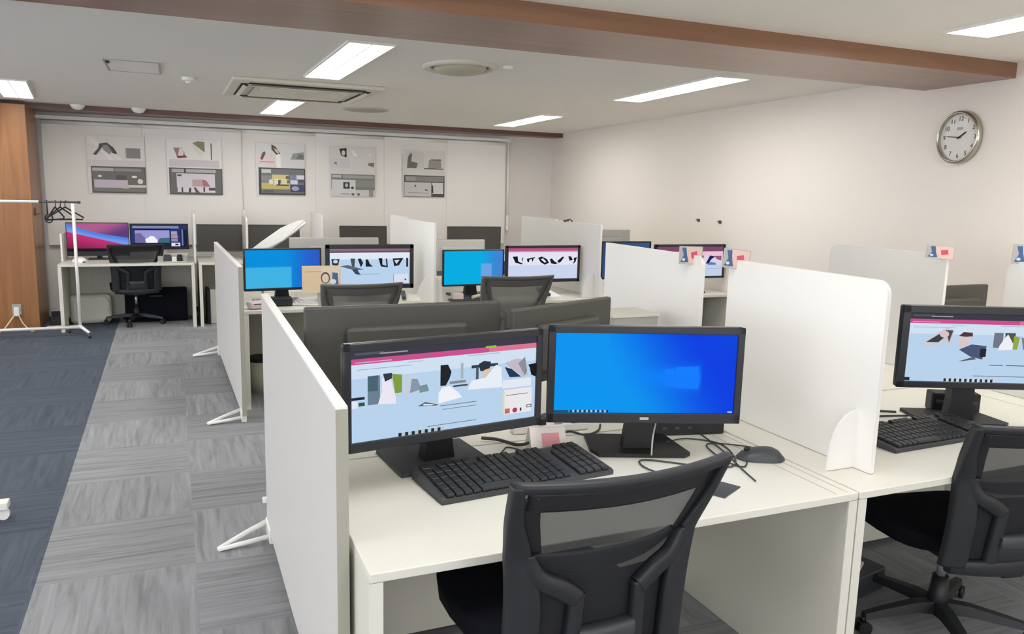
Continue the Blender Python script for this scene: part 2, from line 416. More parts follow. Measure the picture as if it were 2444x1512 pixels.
b = MB(); b.box((0, 0, 0.24), (0.035, 0.03, 0.22), bev=0.008); obj('weight', b, 'white', t)
t = thing('blind_cord', 'thin white operating chain hanging between the second and third posters', 'blind cord', (0.825, 10.52, 1.0))
b = MB(); b.tube([(0, 0, 0.28), (0, 0, 1.25)], 0.006, 6); obj('chain', b, 'white', t)
b = MB(); b.box((0, 0, 0.20), (0.03, 0.02, 0.16), bev=0.006); obj('weight', b, 'white', t)

def poster(x0, x1, z0, z1, label, base, shapes, name='poster'):
    """shapes: (colour, [(u,v)..]) v downward"""
    t = thing(name, label, 'poster', ((x0+x1)/2, 10.545, z0), 0, 'posters on the blinds')
    W, H = x1-x0, z1-z0
    b = MB(); b.box((0, 0, H/2), (W, 0.008, H), bev=0.001); obj('board', b, mat('poster_board_'+base, base, 0.5, var=0.02), t)
    b = MB()
    for k, (c, pl) in enumerate(shapes):
        b.poly([(-W/2+u*W, -0.0046-0.0004*k, H*(1-v)) for u, v in pl], c)
    obj('print', b, 'art', t, keepn=True)
    return t
def R_(u0, v0, u1, v1): return [(u0, v0), (u1, v0), (u1, v1), (u0, v1)]
def E_(u, v, a, bb, n=14): return [(u+a*math.cos(2*PI*i/n), v+bb*math.sin(2*PI*i/n)) for i in range(n)]
poster(-0.885, -0.275, 1.45, 2.115, 'leftmost poster, grey collage with a black swirl and pale wings over a dark screen picture', 'e6e1dc', [
 ('d9d2cf', R_(0.0, 0.42, 1.0, 0.56)), ('efe8e6', [(0.0, 0.0), (0.07, 0.01), (0.24, 0.16), (0.2, 0.2), (0.06, 0.12)]),
 ('b5b0ab', R_(0.66, 0.2, 0.93, 0.38)), ('868380', R_(0.68, 0.205, 0.92, 0.375)),
 ('3a3734', [(0.22, 0.14), (0.35, 0.12), (0.46, 0.2), (0.52, 0.3), (0.46, 0.34), (0.38, 0.24), (0.27, 0.2), (0.16, 0.34), (0.1, 0.33), (0.2, 0.22)]),
 ('8c8680', [(0.28, 0.16), (0.36, 0.16), (0.44, 0.28), (0.38, 0.32), (0.28, 0.24)]),
 ('f2ebe9', [(0.24, 0.26), (0.32, 0.28), (0.5, 0.42), (0.38, 0.42)]), ('f2ebe9', [(0.4, 0.28), (0.48, 0.31), (0.62, 0.41), (0.52, 0.41)]),
 ('45413d', R_(0.06, 0.53, 1.0, 0.99)), ('6c6864', R_(0.075, 0.545, 0.985, 0.975)), ('bdb7b2', R_(0.08, 0.56, 0.44, 0.61)), ('94908b', R_(0.46, 0.56, 0.92, 0.61)),
 ('514d4a', R_(0.48, 0.68, 0.66, 0.76)), ('f0eeea', E_(0.2, 0.7, 0.035, 0.02)), ('f0eeea', E_(0.8, 0.7, 0.05, 0.02)), ('e4e2d8', E_(0.9, 0.78, 0.05, 0.045)),
 ('c9c0cc', R_(0.1, 0.76, 0.68, 0.9)), ('d9d2d0', R_(0.68, 0.845, 1.0, 0.89)), ('cdb9ab', R_(0.58, 0.86, 0.7, 0.93)), ('7c7973', R_(0.1, 0.91, 0.98, 0.96))])
poster(-0.035, 0.585, 1.455, 2.115, 'second poster from the left, with red and olive shapes over a dark framed picture', 'efece8', [
 ('a5757a', [(0.12, 0.16), (0.30, 0.16), (0.33, 0.30), (0.19, 0.33)]), ('e6dfdf', [(0.23, 0.17), (0.31, 0.16), (0.3, 0.32), (0.2, 0.3)]), ('8a2f3c', [(0.17, 0.31), (0.33, 0.29), (0.37, 0.33), (0.2, 0.35)]),
 ('8c8765', [(0.47, 0.07), (0.56, 0.03), (0.69, 0.04), (0.69, 0.23)]), ('e8e2d6', [(0.47, 0.09), (0.66, 0.24), (0.6, 0.3), (0.5, 0.2)]),
 ('5d5a50', R_(0.80, 0.06, 0.82, 0.36)), ('d8cfd4', R_(0.04, 0.37, 0.95, 0.5)),
 ('55534f', R_(0.03, 0.52, 1.0, 1.0)), ('6b6966', R_(0.05, 0.54, 0.98, 0.98)), ('b9b4b8', R_(0.08, 0.54, 0.88, 0.60)), ('2f2d2c', R_(0.30, 0.53, 0.33, 0.61)),
 ('ded9df', R_(0.16, 0.62, 0.86, 0.87)), ('4a4747', R_(0.17, 0.64, 0.25, 0.67)), ('c7a7ab', [(0.44, 0.73), (0.62, 0.72), (0.64, 0.85), (0.44, 0.85)]), ('b5707c', [(0.62, 0.72), (0.7, 0.74), (0.77, 0.85), (0.64, 0.85)]),
 ('e4e0e2', R_(0.17, 0.87, 0.86, 0.96)), ('403e3e', R_(0.24, 0.87, 0.27, 0.96)), ('403e3e', [(0.38, 0.88), (0.42, 0.88), (0.41, 0.96), (0.37, 0.96)]), ('5a5454', [(0.46, 0.87), (0.5, 0.87), (0.57, 0.96), (0.5, 0.96)]), ('454040', R_(0.64, 0.86, 0.67, 0.95)), ('504c4c', R_(0.74, 0.87, 0.86, 0.92))])
poster(0.985, 1.585, 1.465, 2.11, 'middle poster with a yellow and navy product picture under a pale pink sheet', 'e2e0e0', [
 ('ecd9d8', R_(0.03, 0.22, 0.4, 0.42)), ('d0a09c', R_(0.08, 0.35, 0.37, 0.37)), ('5f4f47', [(0.14, 0.18), (0.19, 0.16), (0.2, 0.2), (0.13, 0.33), (0.09, 0.3)]),
 ('4e4038', [(0.32, 0.02), (0.4, 0.06), (0.5, 0.2), (0.44, 0.24), (0.32, 0.12)]), ('d9c9b8', [(0.37, 0.09), (0.45, 0.13), (0.48, 0.22), (0.4, 0.16)]),
 ('f6f5f5', [(0.4, 0.22), (0.5, 0.2), (0.51, 0.52), (0.42, 0.52)]), ('9aa09e', [(0.7, 0.3), (0.76, 0.18), (0.98, 0.15), (0.98, 0.3)]), ('757b79', [(0.82, 0.28), (0.88, 0.19), (0.98, 0.2), (0.98, 0.29)]),
 ('3f3c3b', R_(0.05, 0.47, 1.0, 0.99)), ('74767a', R_(0.10, 0.49, 0.98, 0.96)), ('d3d0d0', R_(0.11, 0.5, 0.3, 0.57)), ('8b8e90', R_(0.1, 0.62, 0.33, 0.74)),
 ('dccf8d', R_(0.32, 0.6, 0.66, 0.70)), ('cdbb74', R_(0.10, 0.76, 0.68, 0.88)), ('efe9cf', E_(0.3, 0.74, 0.05, 0.05)), ('efe9cf', R_(0.36, 0.68, 0.46, 0.8)), ('5a5030', R_(0.44, 0.70, 0.48, 0.79)), ('e8dfb8', R_(0.50, 0.68, 0.62, 0.78)), ('3e3a28', R_(0.4, 0.79, 0.66, 0.81)), ('6b6540', R_(0.6, 0.62, 0.66, 0.68)),
 ('8289a8', R_(0.68, 0.6, 0.82, 0.7)), ('e6e4ea', R_(0.82, 0.6, 0.98, 0.68)), ('dfe0e8', R_(0.69, 0.70, 0.84, 0.78)), ('3d4468', R_(0.69, 0.79, 0.98, 0.93)), ('a9acc4', E_(0.79, 0.86, 0.08, 0.045)), ('4b5070', R_(0.86, 0.69, 0.97, 0.74)), ('5a6266', R_(0.14, 0.9, 0.35, 0.95))])
poster(1.905, 2.50, 1.465, 2.11, 'fourth poster from the left, with a black icon above a white page', 'dfdcd9', [
 ('d8d5d6', R_(0.0, 0.24, 0.44, 0.43)), ('2d2b2a', [(0.2, 0.05), (0.36, 0.03), (0.36, 0.22), (0.24, 0.18)]), ('dad6d4', E_(0.29, 0.13, 0.04, 0.05)), ('6d6a68', [(0.08, 0.33), (0.14, 0.31), (0.14, 0.37)]),
 ('f6f5f2', E_(0.50, 0.10, 0.035, 0.03)), ('f6f5f2', E_(0.545, 0.155, 0.045, 0.035)), ('f0efec', E_(0.88, 0.155, 0.03, 0.025)), ('e2e0dc', [(0.7, 0.15), (0.78, 0.04), (0.83, 0.06), (0.76, 0.14)]), ('7b7976', [(0.85, 0.31), (0.97, 0.30), (0.96, 0.4), (0.82, 0.36)]),
 ('807e7a', R_(0.02, 0.55, 0.98, 0.86)), ('c5c2c0', R_(0.04, 0.57, 0.24, 0.62)), ('a5a3a0', R_(0.27, 0.57, 0.95, 0.63)), ('8f8d8a', R_(0.55, 0.66, 0.97, 0.8)),
 ('dad8d8', R_(0.03, 0.66, 0.55, 0.99)), ('d2d0ce', R_(0.55, 0.86, 0.95, 0.99)), ('2e2c2c', R_(0.28, 0.71, 0.42, 0.84)), ('c0bdba', E_(0.35, 0.77, 0.035, 0.04)), ('3e3c3a', E_(0.48, 0.82, 0.035, 0.025)), ('8a8886', R_(0.22, 0.94, 0.42, 0.955)), ('56534f', R_(0.46, 0.93, 0.52, 0.97)), ('4c4a48', R_(0.59, 0.93, 0.64, 0.97)), ('989692', R_(0.85, 0.86, 0.94, 0.99))])
poster(2.87, 3.46, 1.475, 2.10, 'rightmost poster, grey sheet with an arched shape over a white page in a dark frame', 'd8d5d0', [
 ('f4f2ee', E_(0.0, 0.05, 0.035, 0.03)), ('cfcdc8', R_(0.12, 0.04, 0.5, 0.38)), ('66635e', [(0.12, 0.14), (0.2, 0.05), (0.22, 0.1), (0.2, 0.24), (0.36, 0.27), (0.32, 0.38), (0.1, 0.38)]), ('8f8c86', [(0.62, 0.2), (0.9, 0.17), (0.92, 0.36), (0.6, 0.38)]), ('4e4b46', R_(0.66, 0.18, 0.92, 0.2)), ('55524e', R_(0.5, 0.37, 0.97, 0.395)),
 ('4a4744', R_(0.03, 0.53, 1.0, 0.99)), ('86837f', R_(0.06, 0.55, 0.98, 0.66)), ('c9c6c4', R_(0.04, 0.68, 0.68, 0.98)), ('d8d6d4', R_(0.70, 0.68, 0.97, 0.92)), ('9b9894', R_(0.07, 0.56, 0.3, 0.65)), ('3c3a38', E_(0.3, 0.755, 0.02, 0.02)), ('565350', [(0.52, 0.82), (0.58, 0.83), (0.6, 0.86), (0.53, 0.85)]), ('6e6b68', R_(0.13, 0.9, 0.62, 0.908)), ('35322f', [(0.68, 0.73), (0.72, 0.74), (0.73, 0.9), (0.7, 0.9)])])

# ------------------------------------------------------------------ clock on the right wall
cy_, cz_ = 3.53, 2.0
t = bpy.data.objects.new('wall_clock', None); C.objects.link(t)
tag(t, 'round silver rimmed wall clock showing about quarter to two, on the right wall', 'clock')
t.location = (wx(cy_)-0.002, cy_, cz_); t.rotation_euler = (PI/2, 0, -PI/2-0.087)   # local z points off the wall, local y up
b = MB(); b.lathe([(0.150, 0.0), (0.162, 0.010), (0.160, 0.034), (0.148, 0.046), (0.140, 0.040), (0.140, 0.016)], seg=48, cap=False); obj('rim', b, 'chrome', t)
b = MB(); b.lathe([(0.141, 0.010), (0.141, 0.016)], seg=48); obj('clock_face', b, 'clockface', t)
txt_m = mat('clock_ink', '4a4844', 0.5)
for n in range(1, 13):
    cu = bpy.data.curves.new('numeral', 'FONT'); cu.body = str(n); cu.size = 0.038; cu.align_x = 'CENTER'; cu.align_y = 'CENTER'; cu.extrude = 0.0006
    o = bpy.data.objects.new('numeral', cu); C.objects.link(o)
    a = PI/2-n*PI/6; o.location = (0.112*math.cos(a), 0.112*math.sin(a), 0.017)
    dg = bpy.context.evaluated_depsgraph_get(); me = bpy.data.meshes.new_from_object(o.evaluated_get(dg))
    me.materials.clear(); me.materials.append(txt_m)
    o2 = bpy.data.objects.new('numeral', me); C.objects.link(o2); o2.location = o.location; o2.parent = t
    bpy.data.objects.remove(o)
for nm, L, wd, ang, z in (('hour_hand', 0.062, 0.009, 57, 0.0195), ('minute_hand', 0.098, 0.006, 276, 0.0215)):
    a = math.radians(90-ang); b = MB()
    b.prism([(-0.015, -wd/2), (L*0.8, -wd/2), (L, 0), (L*0.8, wd/2), (-0.015, wd/2)], lambda x, y, tt: (x*math.cos(a)-y*math.sin(a), x*math.sin(a)+y*math.cos(a), tt), z, z+0.0015)
    obj(nm, b, 'black', t)
b = MB(); b.lathe([(0.006, 0.017), (0.006, 0.025)], seg=16); obj('hub', b, 'black', t)
b = MB(); b.b2((-0.022, 0.045, 0.0165), (0.022, 0.062, 0.0172)); obj('date_window', b, 'greytop', t)
# ------------------------------------------------------------------ hooks on the right wall
for y, l in ((6.50, 'small dark adhesive hook on the right wall, the left one'), (6.12, 'small dark adhesive hook on the right wall, the right one')):
    t = thing('wall_hook', l, 'hook', (wx(y), y, 1.36), 0, 'wall hooks')
    b = MB(); b.box((-0.006, 0, 0), (0.012, 0.035, 0.03), bev=0.003); obj('plate', b, mat('brown_hook', '54483e', 0.5) , t)
    b = MB(); b.tube([(-0.012, 0, 0.005), (-0.03, 0, 0), (-0.036, 0, 0.012)], 0.004, 6); obj('prong', b, 'dgrey', t)

# ------------------------------------------------------------------ desks
def desk(x0, x1, y0, y1, label, group, flip=False, lpan=True, rpan=True, ztop=0.72, modesty='deskgrey'):
    """front (user side) at y0, or at y1 if flip"""
    t = thing('desk', label, 'desk', ((x0+x1)/2, (y0+y1)/2, 0), 0, group)
    hx, hy = (x1-x0)/2-0.002, (y1-y0)/2-0.002
    b = MB(); b.box((0, 0, ztop-0.0125), (2*hx, 2*hy, 0.025), bev=0.003); obj('desktop', b, 'desk', t)
    f = -1 if flip else 1
    for sx, on in ((-1, lpan), (1, rpan)):
        if not on: continue
        x = sx*(hx-0.016)
        b = MB(); b.box((x, f*0.004, (ztop-0.026)/2), (0.032, 2*hy-0.012, ztop-0.026), bev=0.002); pn = obj('side_panel', b, 'deskgrey', t)
        b = MB(); b.box((x, f*(-hy+0.005), (ztop-0.026)/2), (0.034, 0.006, ztop-0.026)); obj('edge_band', b, 'desk', pn)
    b = MB(); b.box((0, f*(hy-0.10), 0.03+(ztop-0.06)/2), (2*hx-0.066, 0.018, ztop-0.06)); obj('modesty_panel', b, modesty, t)
    return t
G1, G2, G3 = 'desks of the front bench', 'desks of the middle bench', 'desks along the rear blinds'
d = desk(0.39, 1.922, 1.72, 2.67, 'white desk at the front, with two monitors and a pink sign, chair in front', G1)
b = MB(); b.b2((-0.70, 0.325, 0.7185), (0.70, 0.333, 0.7212)); obj('cable_slot', b, 'greytop', d)
for k in range(2):
    b = MB(); b.b2((0.685+0.045*k, -0.46, 0.7202), (0.688+0.045*k, 0.46, 0.7206)); obj('joint_line', b, 'greytop', d)
desk(1.926, 3.455, 1.72, 2.67, 'white desk at the front right, behind the tall divider, keyboard at its left', G1)
desk(3.459, wx(1.9)-0.02, 1.72, 2.67, 'white desk at the front right end against the wall, outside the photograph', G1)
desk(0.39, 1.922, 2.68, 3.64, 'white desk back to back with the front left one, its monitors seen from behind', G1, True)
desk(1.926, 3.455, 2.68, 3.64, 'white desk back to back with the front right one', G1, True)
desk(3.459, wx(2.7)-0.01, 2.68, 3.64, 'white desk on the far side of the front bench, at the right wall', G1, True)
desk(0.435, 1.857, 5.83, 6.79, 'middle bench desk at the left end, with the blue monitor and the beige card', G2)
desk(1.861, 3.30, 5.83, 6.79, 'middle bench desk between the two narrow dividers, blue and white monitors', G2)
desk(3.304, wx(5.83)-0.015, 5.83, 6.79, 'middle bench desk at the right wall, behind the tall dividers', G2, modesty='black')
desk(0.435, 1.857, 6.80, 7.76, 'left desk on the far side of the middle bench', G2, True)
desk(1.861, 3.30, 6.80, 7.76, 'centre desk on the far side of the middle bench', G2, True)
desk(3.304, wx(6.8)-0.015, 6.80, 7.76, 'desk on the far side of the middle bench, at the right wall', G2, True)
desk(-1.13, 0.205, 9.45, 10.30, 'rear desk with the colourful wave screen, behind the garment rack', G3)
desk(0.245, 1.60, 9.45, 10.30, 'rear desk with two switched-off monitors, second from the left', G3)
desk(1.62, 2.96, 9.45, 10.30, 'rear desk with a single dark monitor, third from the left', G3)
desk(2.98, 4.32, 9.45, 10.30, 'rear desk nearest the right wall corner', G3)

# ------------------------------------------------------------------ floor partitions at the aisle ends
def partition(x, xf, y0, y1, z0, z1, label):
    """leaf standing along y, x at near end, xf at far end"""
    t = thing('partition', label, 'partition', (x, y0, 0), 0, 'grey end partitions along the aisle')
    L = y1-y0; k = (xf-x)/L
    b = MB(); b.prism([(0, 0.05), (L, 0.05), (L, z1), (0, z0)], lambda y, z, tt: (tt+k*y, y, z), -0.012, 0.014); p = obj('panel', b, 'part', t)
    b = MB(); b.prism([(-0.002, z0-0.001), (L, z1-0.001), (L, z1+0.006), (-0.002, z0+0.006)], lambda y, z, tt: (tt+k*y, y, z), -0.014, 0.016); obj('top_cap', b, 'white', t)
    b = MB(); b.box((0.001, -0.004, (z0+0.05)/2), (0.030, 0.006, z0-0.05)); obj('edge_strip', b, 'edge', t)
    for yy in (0.10, L-0.06):
        f = thing('foot', '', '', (0, 0, 0)); bpy.data.objects.remove(f)
        b = MB()
        x_ = k*yy
        b.tube([(x_-0.0, yy+0.07, 0.055), (x_-0.10, yy+0.02, 0.035), (x_-0.235, yy-0.07, 0.012)], [0.014, 0.013, 0.010], 8)
        b.tube([(x_-0.0, yy-0.05, 0.03), (x_-0.10, yy-0.06, 0.020), (x_-0.235, yy-0.075, 0.011)], [0.012, 0.012, 0.010], 8)
        b.box((x_, yy, 0.035), (0.034, 0.16, 0.07), bev=0.004)
        obj('foot', b, 'white', t)
    b = MB(); b.box((-0.022, L-0.02, 0.17), (0.02, 0.03, 0.022), bev=0.003); obj('clip', b, 'white', t)
    return t
partition(0.363, 0.363, 1.90, 3.67, 1.075, 1.125, 'tall grey partition leaf at the left end of the front bench')
partition(0.398, 0.36, 5.50, 7.95, 1.065, 1.055, 'grey partition leaf at the left end of the middle bench')

# ------------------------------------------------------------------ white desk dividers
def divider(x, y0, y1, z1, label, rnd=(1, 1), fin=False, z0=0.722, group='white upright desk dividers', rake=0.0):
    t = thing('desk_divider', label, 'divider', (x, y0, z0), 0, group)
    L, H = y1-y0, z1-z0; r = 0.05
    pts = [(0.0+rake, 0), (L, 0)]
    pts += arc(L-r, H-r, r, 0, PI/2) if rnd[1] else [(L, H)]
    pts += arc(r, H-r, r, PI/2, PI) if rnd[0] else [(0, H)]
    b = MB(); b.prism(pts, lambda y, z, tt: (tt, y, z), -0.009, 0.009); obj('board', b, 'divider', t)
    if fin:
        b = MB(); b.prism([(0, 0), (0, 0.20)]+[(-0.115*math.sin(a), 0.20*math.cos(a)**0.8) for a in (0.25, 0.5, 0.75, 1.0, 1.2, 1.4)]+[(-0.115, 0)], lambda xx, z, tt: (xx-0.008, tt, z), 0.07, 0.078); obj('foot_fin', b, 'divider', t)
        b = MB(); b.prism([(0, 0), (0, 0.20)]+[(0.08*math.sin(a), 0.20*math.cos(a)**0.8) for a in (0.25, 0.5, 0.75, 1.0, 1.2, 1.4)]+[(0.08, 0)], lambda xx, z, tt: (xx+0.008, tt, z), 0.07, 0.078); obj('foot_fin', b, 'divider', t)
    return t
divider(2.09, 1.83, 2.62, 1.36, 'large white divider at the front, right of the bright blue monitor', fin=True)
divider(2.09, 2.80, 3.63, 1.355, 'white divider behind the bright blue monitor, on the far side of the front bench', (1, 0))
divider(3.60, 2.82, 3.60, 1.345, 'white divider beyond the right monitor, with a picture card on its near corner')
divider(3.60, 1.83, 2.50, 1.345, 'white divider cut off by the right edge of the photo', fin=True)
divider(1.86, 5.88, 6.75, 1.345, 'narrow white divider beside the left browser monitor on the middle bench', (0, 0), fin=True)
divider(1.93, 6.85, 7.50, 1.35, 'white divider just peeking out behind the narrow one left of centre', (0, 1))
divider(3.30, 5.84, 6.72, 1.34, 'white divider right of the centre browser monitor on the middle bench', (0, 0), fin=True)
divider(3.36, 6.82, 7.62, 1.345, 'white divider behind the centre one on the far side of the middle bench', (0, 0))
divider(0.215, 9.46, 10.28, 1.26, 'slim white divider between the first and second rear desks', (1, 0), group='rear dividers')
divider(0.79, 9.75, 10.28, 1.215, 'slim white divider between the two switched-off rear monitors', (1, 0), group='rear dividers')
divider(1.61, 9.46, 10.28, 1.265, 'white divider at the right end of the second rear desk, seen broadside', (0, 0), group='rear dividers')
divider(-1.12, 9.80, 10.28, 1.02, 'low white divider at the left end of the rear desks', (0, 0), group='rear dividers')

def card(x, y, z, sx, w_, h_, rz, label, tilt=0.0):
    t = thing('picture_card', label, 'card', (x, y, z), rz, 'small picture cards on dividers')
    b = MB(); b.box((0, 0, h_/2), (w_, 0.004, h_), rot=(0, tilt, 0)); obj('card_sheet', b, 'greytop', t)
    b = MB()
    P = lambda u, v, k: (Matrix.Rotation(tilt, 3, 'Y') @ Vector((-w_/2+u*w_, 0, (1-v)*h_-h_/2)))+Vector((0, -0.0022-0.0003*k, h_/2))
    for k, (c, pl) in enumerate([('d8b9b0', R_(0.3, 0.04, 0.97, 0.96)), ('35547f', [(0.12, 0.1), (0.3, 0.08), (0.34, 0.5), (0.42, 0.9), (0.06, 0.9), (0.2, 0.5)]), ('c8455a', [(0.5, 0.35), (0.75, 0.25), (0.8, 0.6), (0.55, 0.7)]), ('b9cfe4', E_(0.2, 0.75, 0.07, 0.08)), ('f0b9a0', [(0.42, 0.55), (0.55, 0.7), (0.5, 0.85)])]):
        b.poly([P(u, v, k) for u, v in pl], c)
    obj('picture', b, 'art', t, keepn=True)
card(2.078, 2.575, 1.325, 0, 0.11, 0.078, -0.35, 'small picture card at the far corner of the large front divider', 0.10)
card(2.07, 2.87, 1.315, 0, 0.10, 0.078, -0.5, 'small picture card on the near corner of the divider behind the blue monitor')
card(3.55, 2.83, 1.325, 0, 0.13, 0.066, -0.6, 'small picture card on the near corner of the far right divider', 0.06)
card(3.62, 2.43, 1.335, 0, 0.13, 0.09, -0.6, 'picture card on the divider at the right edge of the photo')

# ------------------------------------------------------------------ monitors
def browser(variant):
    S = []
    S += [('b9d2ec', R_(0, 0, 1, 1))]
    if variant in ('main', 'right'):
        S += [('cfe0f2', R_(0, 0.12, 1, 0.30)), ('3b3b47', R_(0, 0, 1, 0.085)), ('56565f', R_(0.02, 0.02, 0.16, 0.045)), ('9a98a4', R_(0.14, 0.035, 0.28, 0.05)), ('c9508e', R_(0, 0.085, 1, 0.145)), ('dc7392', R_(0.72, 0.085, 1, 0.145)), ('dbb4d0', R_(0.02, 0.12, 0.2, 0.13)),
              ('a9bacb', R_(0.28, 0.165, 0.36, 0.173)), ('a2b2c4', R_(0.6, 0.16, 0.78, 0.168)), ('8da0b4', R_(0.03, 0.20, 0.3, 0.206))]
    if variant == 'main':
        S += [('8fc63c', R_(0.7, 0.07, 0.76, 0.095)), ('6a7f92', R_(0.08, 0.28, 0.14, 0.60)), ('4a6272', R_(0.08, 0.28, 0.13, 0.45)), ('e9e6f0', [(0.15, 0.32), (0.19, 0.27), (0.2, 0.4), (0.22, 0.55), (0.22, 0.62), (0.13, 0.6), (0.15, 0.46)]),
              ('2c3a44', [(0.155, 0.27), (0.2, 0.27), (0.2, 0.33), (0.165, 0.36)]), ('7f9d3a', [(0.2, 0.28), (0.25, 0.30), (0.25, 0.5), (0.215, 0.5)]), ('c3cede', [(0.255, 0.3), (0.32, 0.34), (0.34, 0.5), (0.26, 0.55)]), ('8995a8', [(0.30, 0.36), (0.33, 0.37), (0.35, 0.49), (0.29, 0.52)]), ('7b8f98', [(0.34, 0.45), (0.38, 0.44), (0.39, 0.52), (0.34, 0.53)]),
              ('202c38', R_(0.0, 0.50, 0.065, 0.53)), ('2c5a3a', R_(0.035, 0.56, 0.065, 0.60)), ('dfe7f2', R_(0.0, 0.54, 0.03, 0.62)),
              ('1c2228', [(0.45, 0.24), (0.49, 0.24), (0.51, 0.33), (0.5, 0.4), (0.48, 0.48), (0.45, 0.48)]), ('a6b4bd', R_(0.56, 0.24, 0.575, 0.42)), ('7f8b90', R_(0.5, 0.44, 0.59, 0.47)), ('39484c', R_(0.52, 0.49, 0.6, 0.51)),
              ('323d47', R_(0.62, 0.28, 0.77, 0.315)), ('2a333b', [(0.66, 0.27), (0.69, 0.24), (0.73, 0.26), (0.72, 0.36), (0.67, 0.36)]), ('4d5a64', R_(0.645, 0.31, 0.66, 0.45)), ('dcc3ac', [(0.69, 0.35), (0.73, 0.33), (0.73, 0.46), (0.68, 0.45)]), ('e6edf6', [(0.62, 0.46), (0.7, 0.44), (0.76, 0.30), (0.79, 0.34), (0.8, 0.58), (0.6, 0.56)]),
              ('eef0fa', [(0.44, 0.56), (0.46, 0.5), (0.5, 0.49), (0.54, 0.56), (0.57, 0.64), (0.44, 0.68)]), ('5a6a78', [(0.33, 0.68), (0.37, 0.64), (0.44, 0.69), (0.43, 0.70)]), ('dfe3ec', [(0.36, 0.66), (0.42, 0.68), (0.4, 0.69), (0.36, 0.68)]),
              ('223553', [(0.81, 0.34), (0.85, 0.37), (0.91, 0.48), (0.84, 0.47)]), ('c4b9c6', [(0.81, 0.29), (0.88, 0.25), (0.93, 0.28), (0.95, 0.46), (0.92, 0.48), (0.86, 0.38)]), ('8a8f98', [(0.89, 0.31), (0.93, 0.24), (0.945, 0.42), (0.93, 0.47)]), ('1a1418', [(0.95, 0.34), (1, 0.33), (1, 0.50), (0.97, 0.47), (0.96, 0.38)]), ('e2e8f2', R_(0.80, 0.50, 0.97, 0.60)),
              ('6d7f92', R_(0.45, 0.705, 0.65, 0.714)), ('6d7f92', R_(0.46, 0.75, 0.65, 0.757)), ('e9e6ea', R_(0.81, 0.62, 0.975, 0.92)), ('d9d6b8', R_(0.80, 0.64, 0.812, 0.9)), ('4c5058', R_(0.82, 0.685, 0.95, 0.692)), ('c9656c', R_(0.815, 0.85, 0.845, 0.91)), ('b33a52', E_(0.875, 0.88, 0.015, 0.03)), ('33373e', R_(0.905, 0.86, 0.915, 0.9)), ('5b6068', R_(0.945, 0.83, 0.975, 0.87)), ('eeeef2', R_(0.95, 0.84, 0.97, 0.86)), ('5a6878', R_(0.38, 0.925, 0.65, 0.932))]
        S += [(('1f2a30', 'b9c4c8')[k % 2], R_(0.23+0.017*k, 0.955, 0.246+0.017*k, 0.995)) for k in range(14)]
    elif variant == 'right':
        S += [('c5ccd8', [(0.10, 0.40), (0.25, 0.2), (0.30, 0.25), (0.28, 0.45), (0.1, 0.5)]), ('3a4048', [(0.12, 0.42), (0.2, 0.30), (0.24, 0.34), (0.2, 0.42)]), ('57464c', [(0.24, 0.24), (0.29, 0.24), (0.27, 0.42)]), ('d8c2c4', E_(0.235, 0.30, 0.03, 0.05)),
              ('52343a', [(0.33, 0.32), (0.36, 0.26), (0.42, 0.27), (0.42, 0.34)]), ('d9c6c6', [(0.33, 0.34), (0.42, 0.32), (0.38, 0.5), (0.33, 0.44)]), ('4a5672', [(0.34, 0.52), (0.42, 0.44), (0.52, 0.46), (0.5, 0.66), (0.42, 0.62)]), ('20242e', R_(0.48, 0.50, 0.52, 0.62)), ('586070', [(0.34, 0.7), (0.44, 0.62), (0.46, 0.66)]),
              ('6f7686', R_(0.56, 0.26, 0.62, 0.48)), ('50564c', [(0.63, 0.26), (0.70, 0.26), (0.70, 0.4), (0.64, 0.4)]), ('eeeef4', [(0.60, 0.46), (0.62, 0.38), (0.65, 0.28), (0.68, 0.38), (0.70, 0.5), (0.6, 0.52)]), ('93a83e', [(0.69, 0.3), (0.73, 0.32), (0.72, 0.5), (0.69, 0.5)]), ('747c86', [(0.74, 0.32), (0.86, 0.4), (0.84, 0.5), (0.76, 0.5)]), ('8a8f98', [(0.86, 0.3), (0.98, 0.26), (0.98, 0.46), (0.88, 0.48)]),
              ('3a424e', R_(0.55, 0.735, 0.64, 0.745)), ('3a424e', R_(0.66, 0.735, 0.84, 0.745)), ('4b5460', R_(0.45, 0.90, 0.82, 0.908)), ('1e252c', R_(0.0, 0.945, 0.035, 0.99))]
        S += [(('1f2a30', 'd0d8dc')[k % 2], R_(0.26+0.017*k, 0.95, 0.276+0.017*k, 0.995)) for k in range(20)]
    elif variant == 'mid':
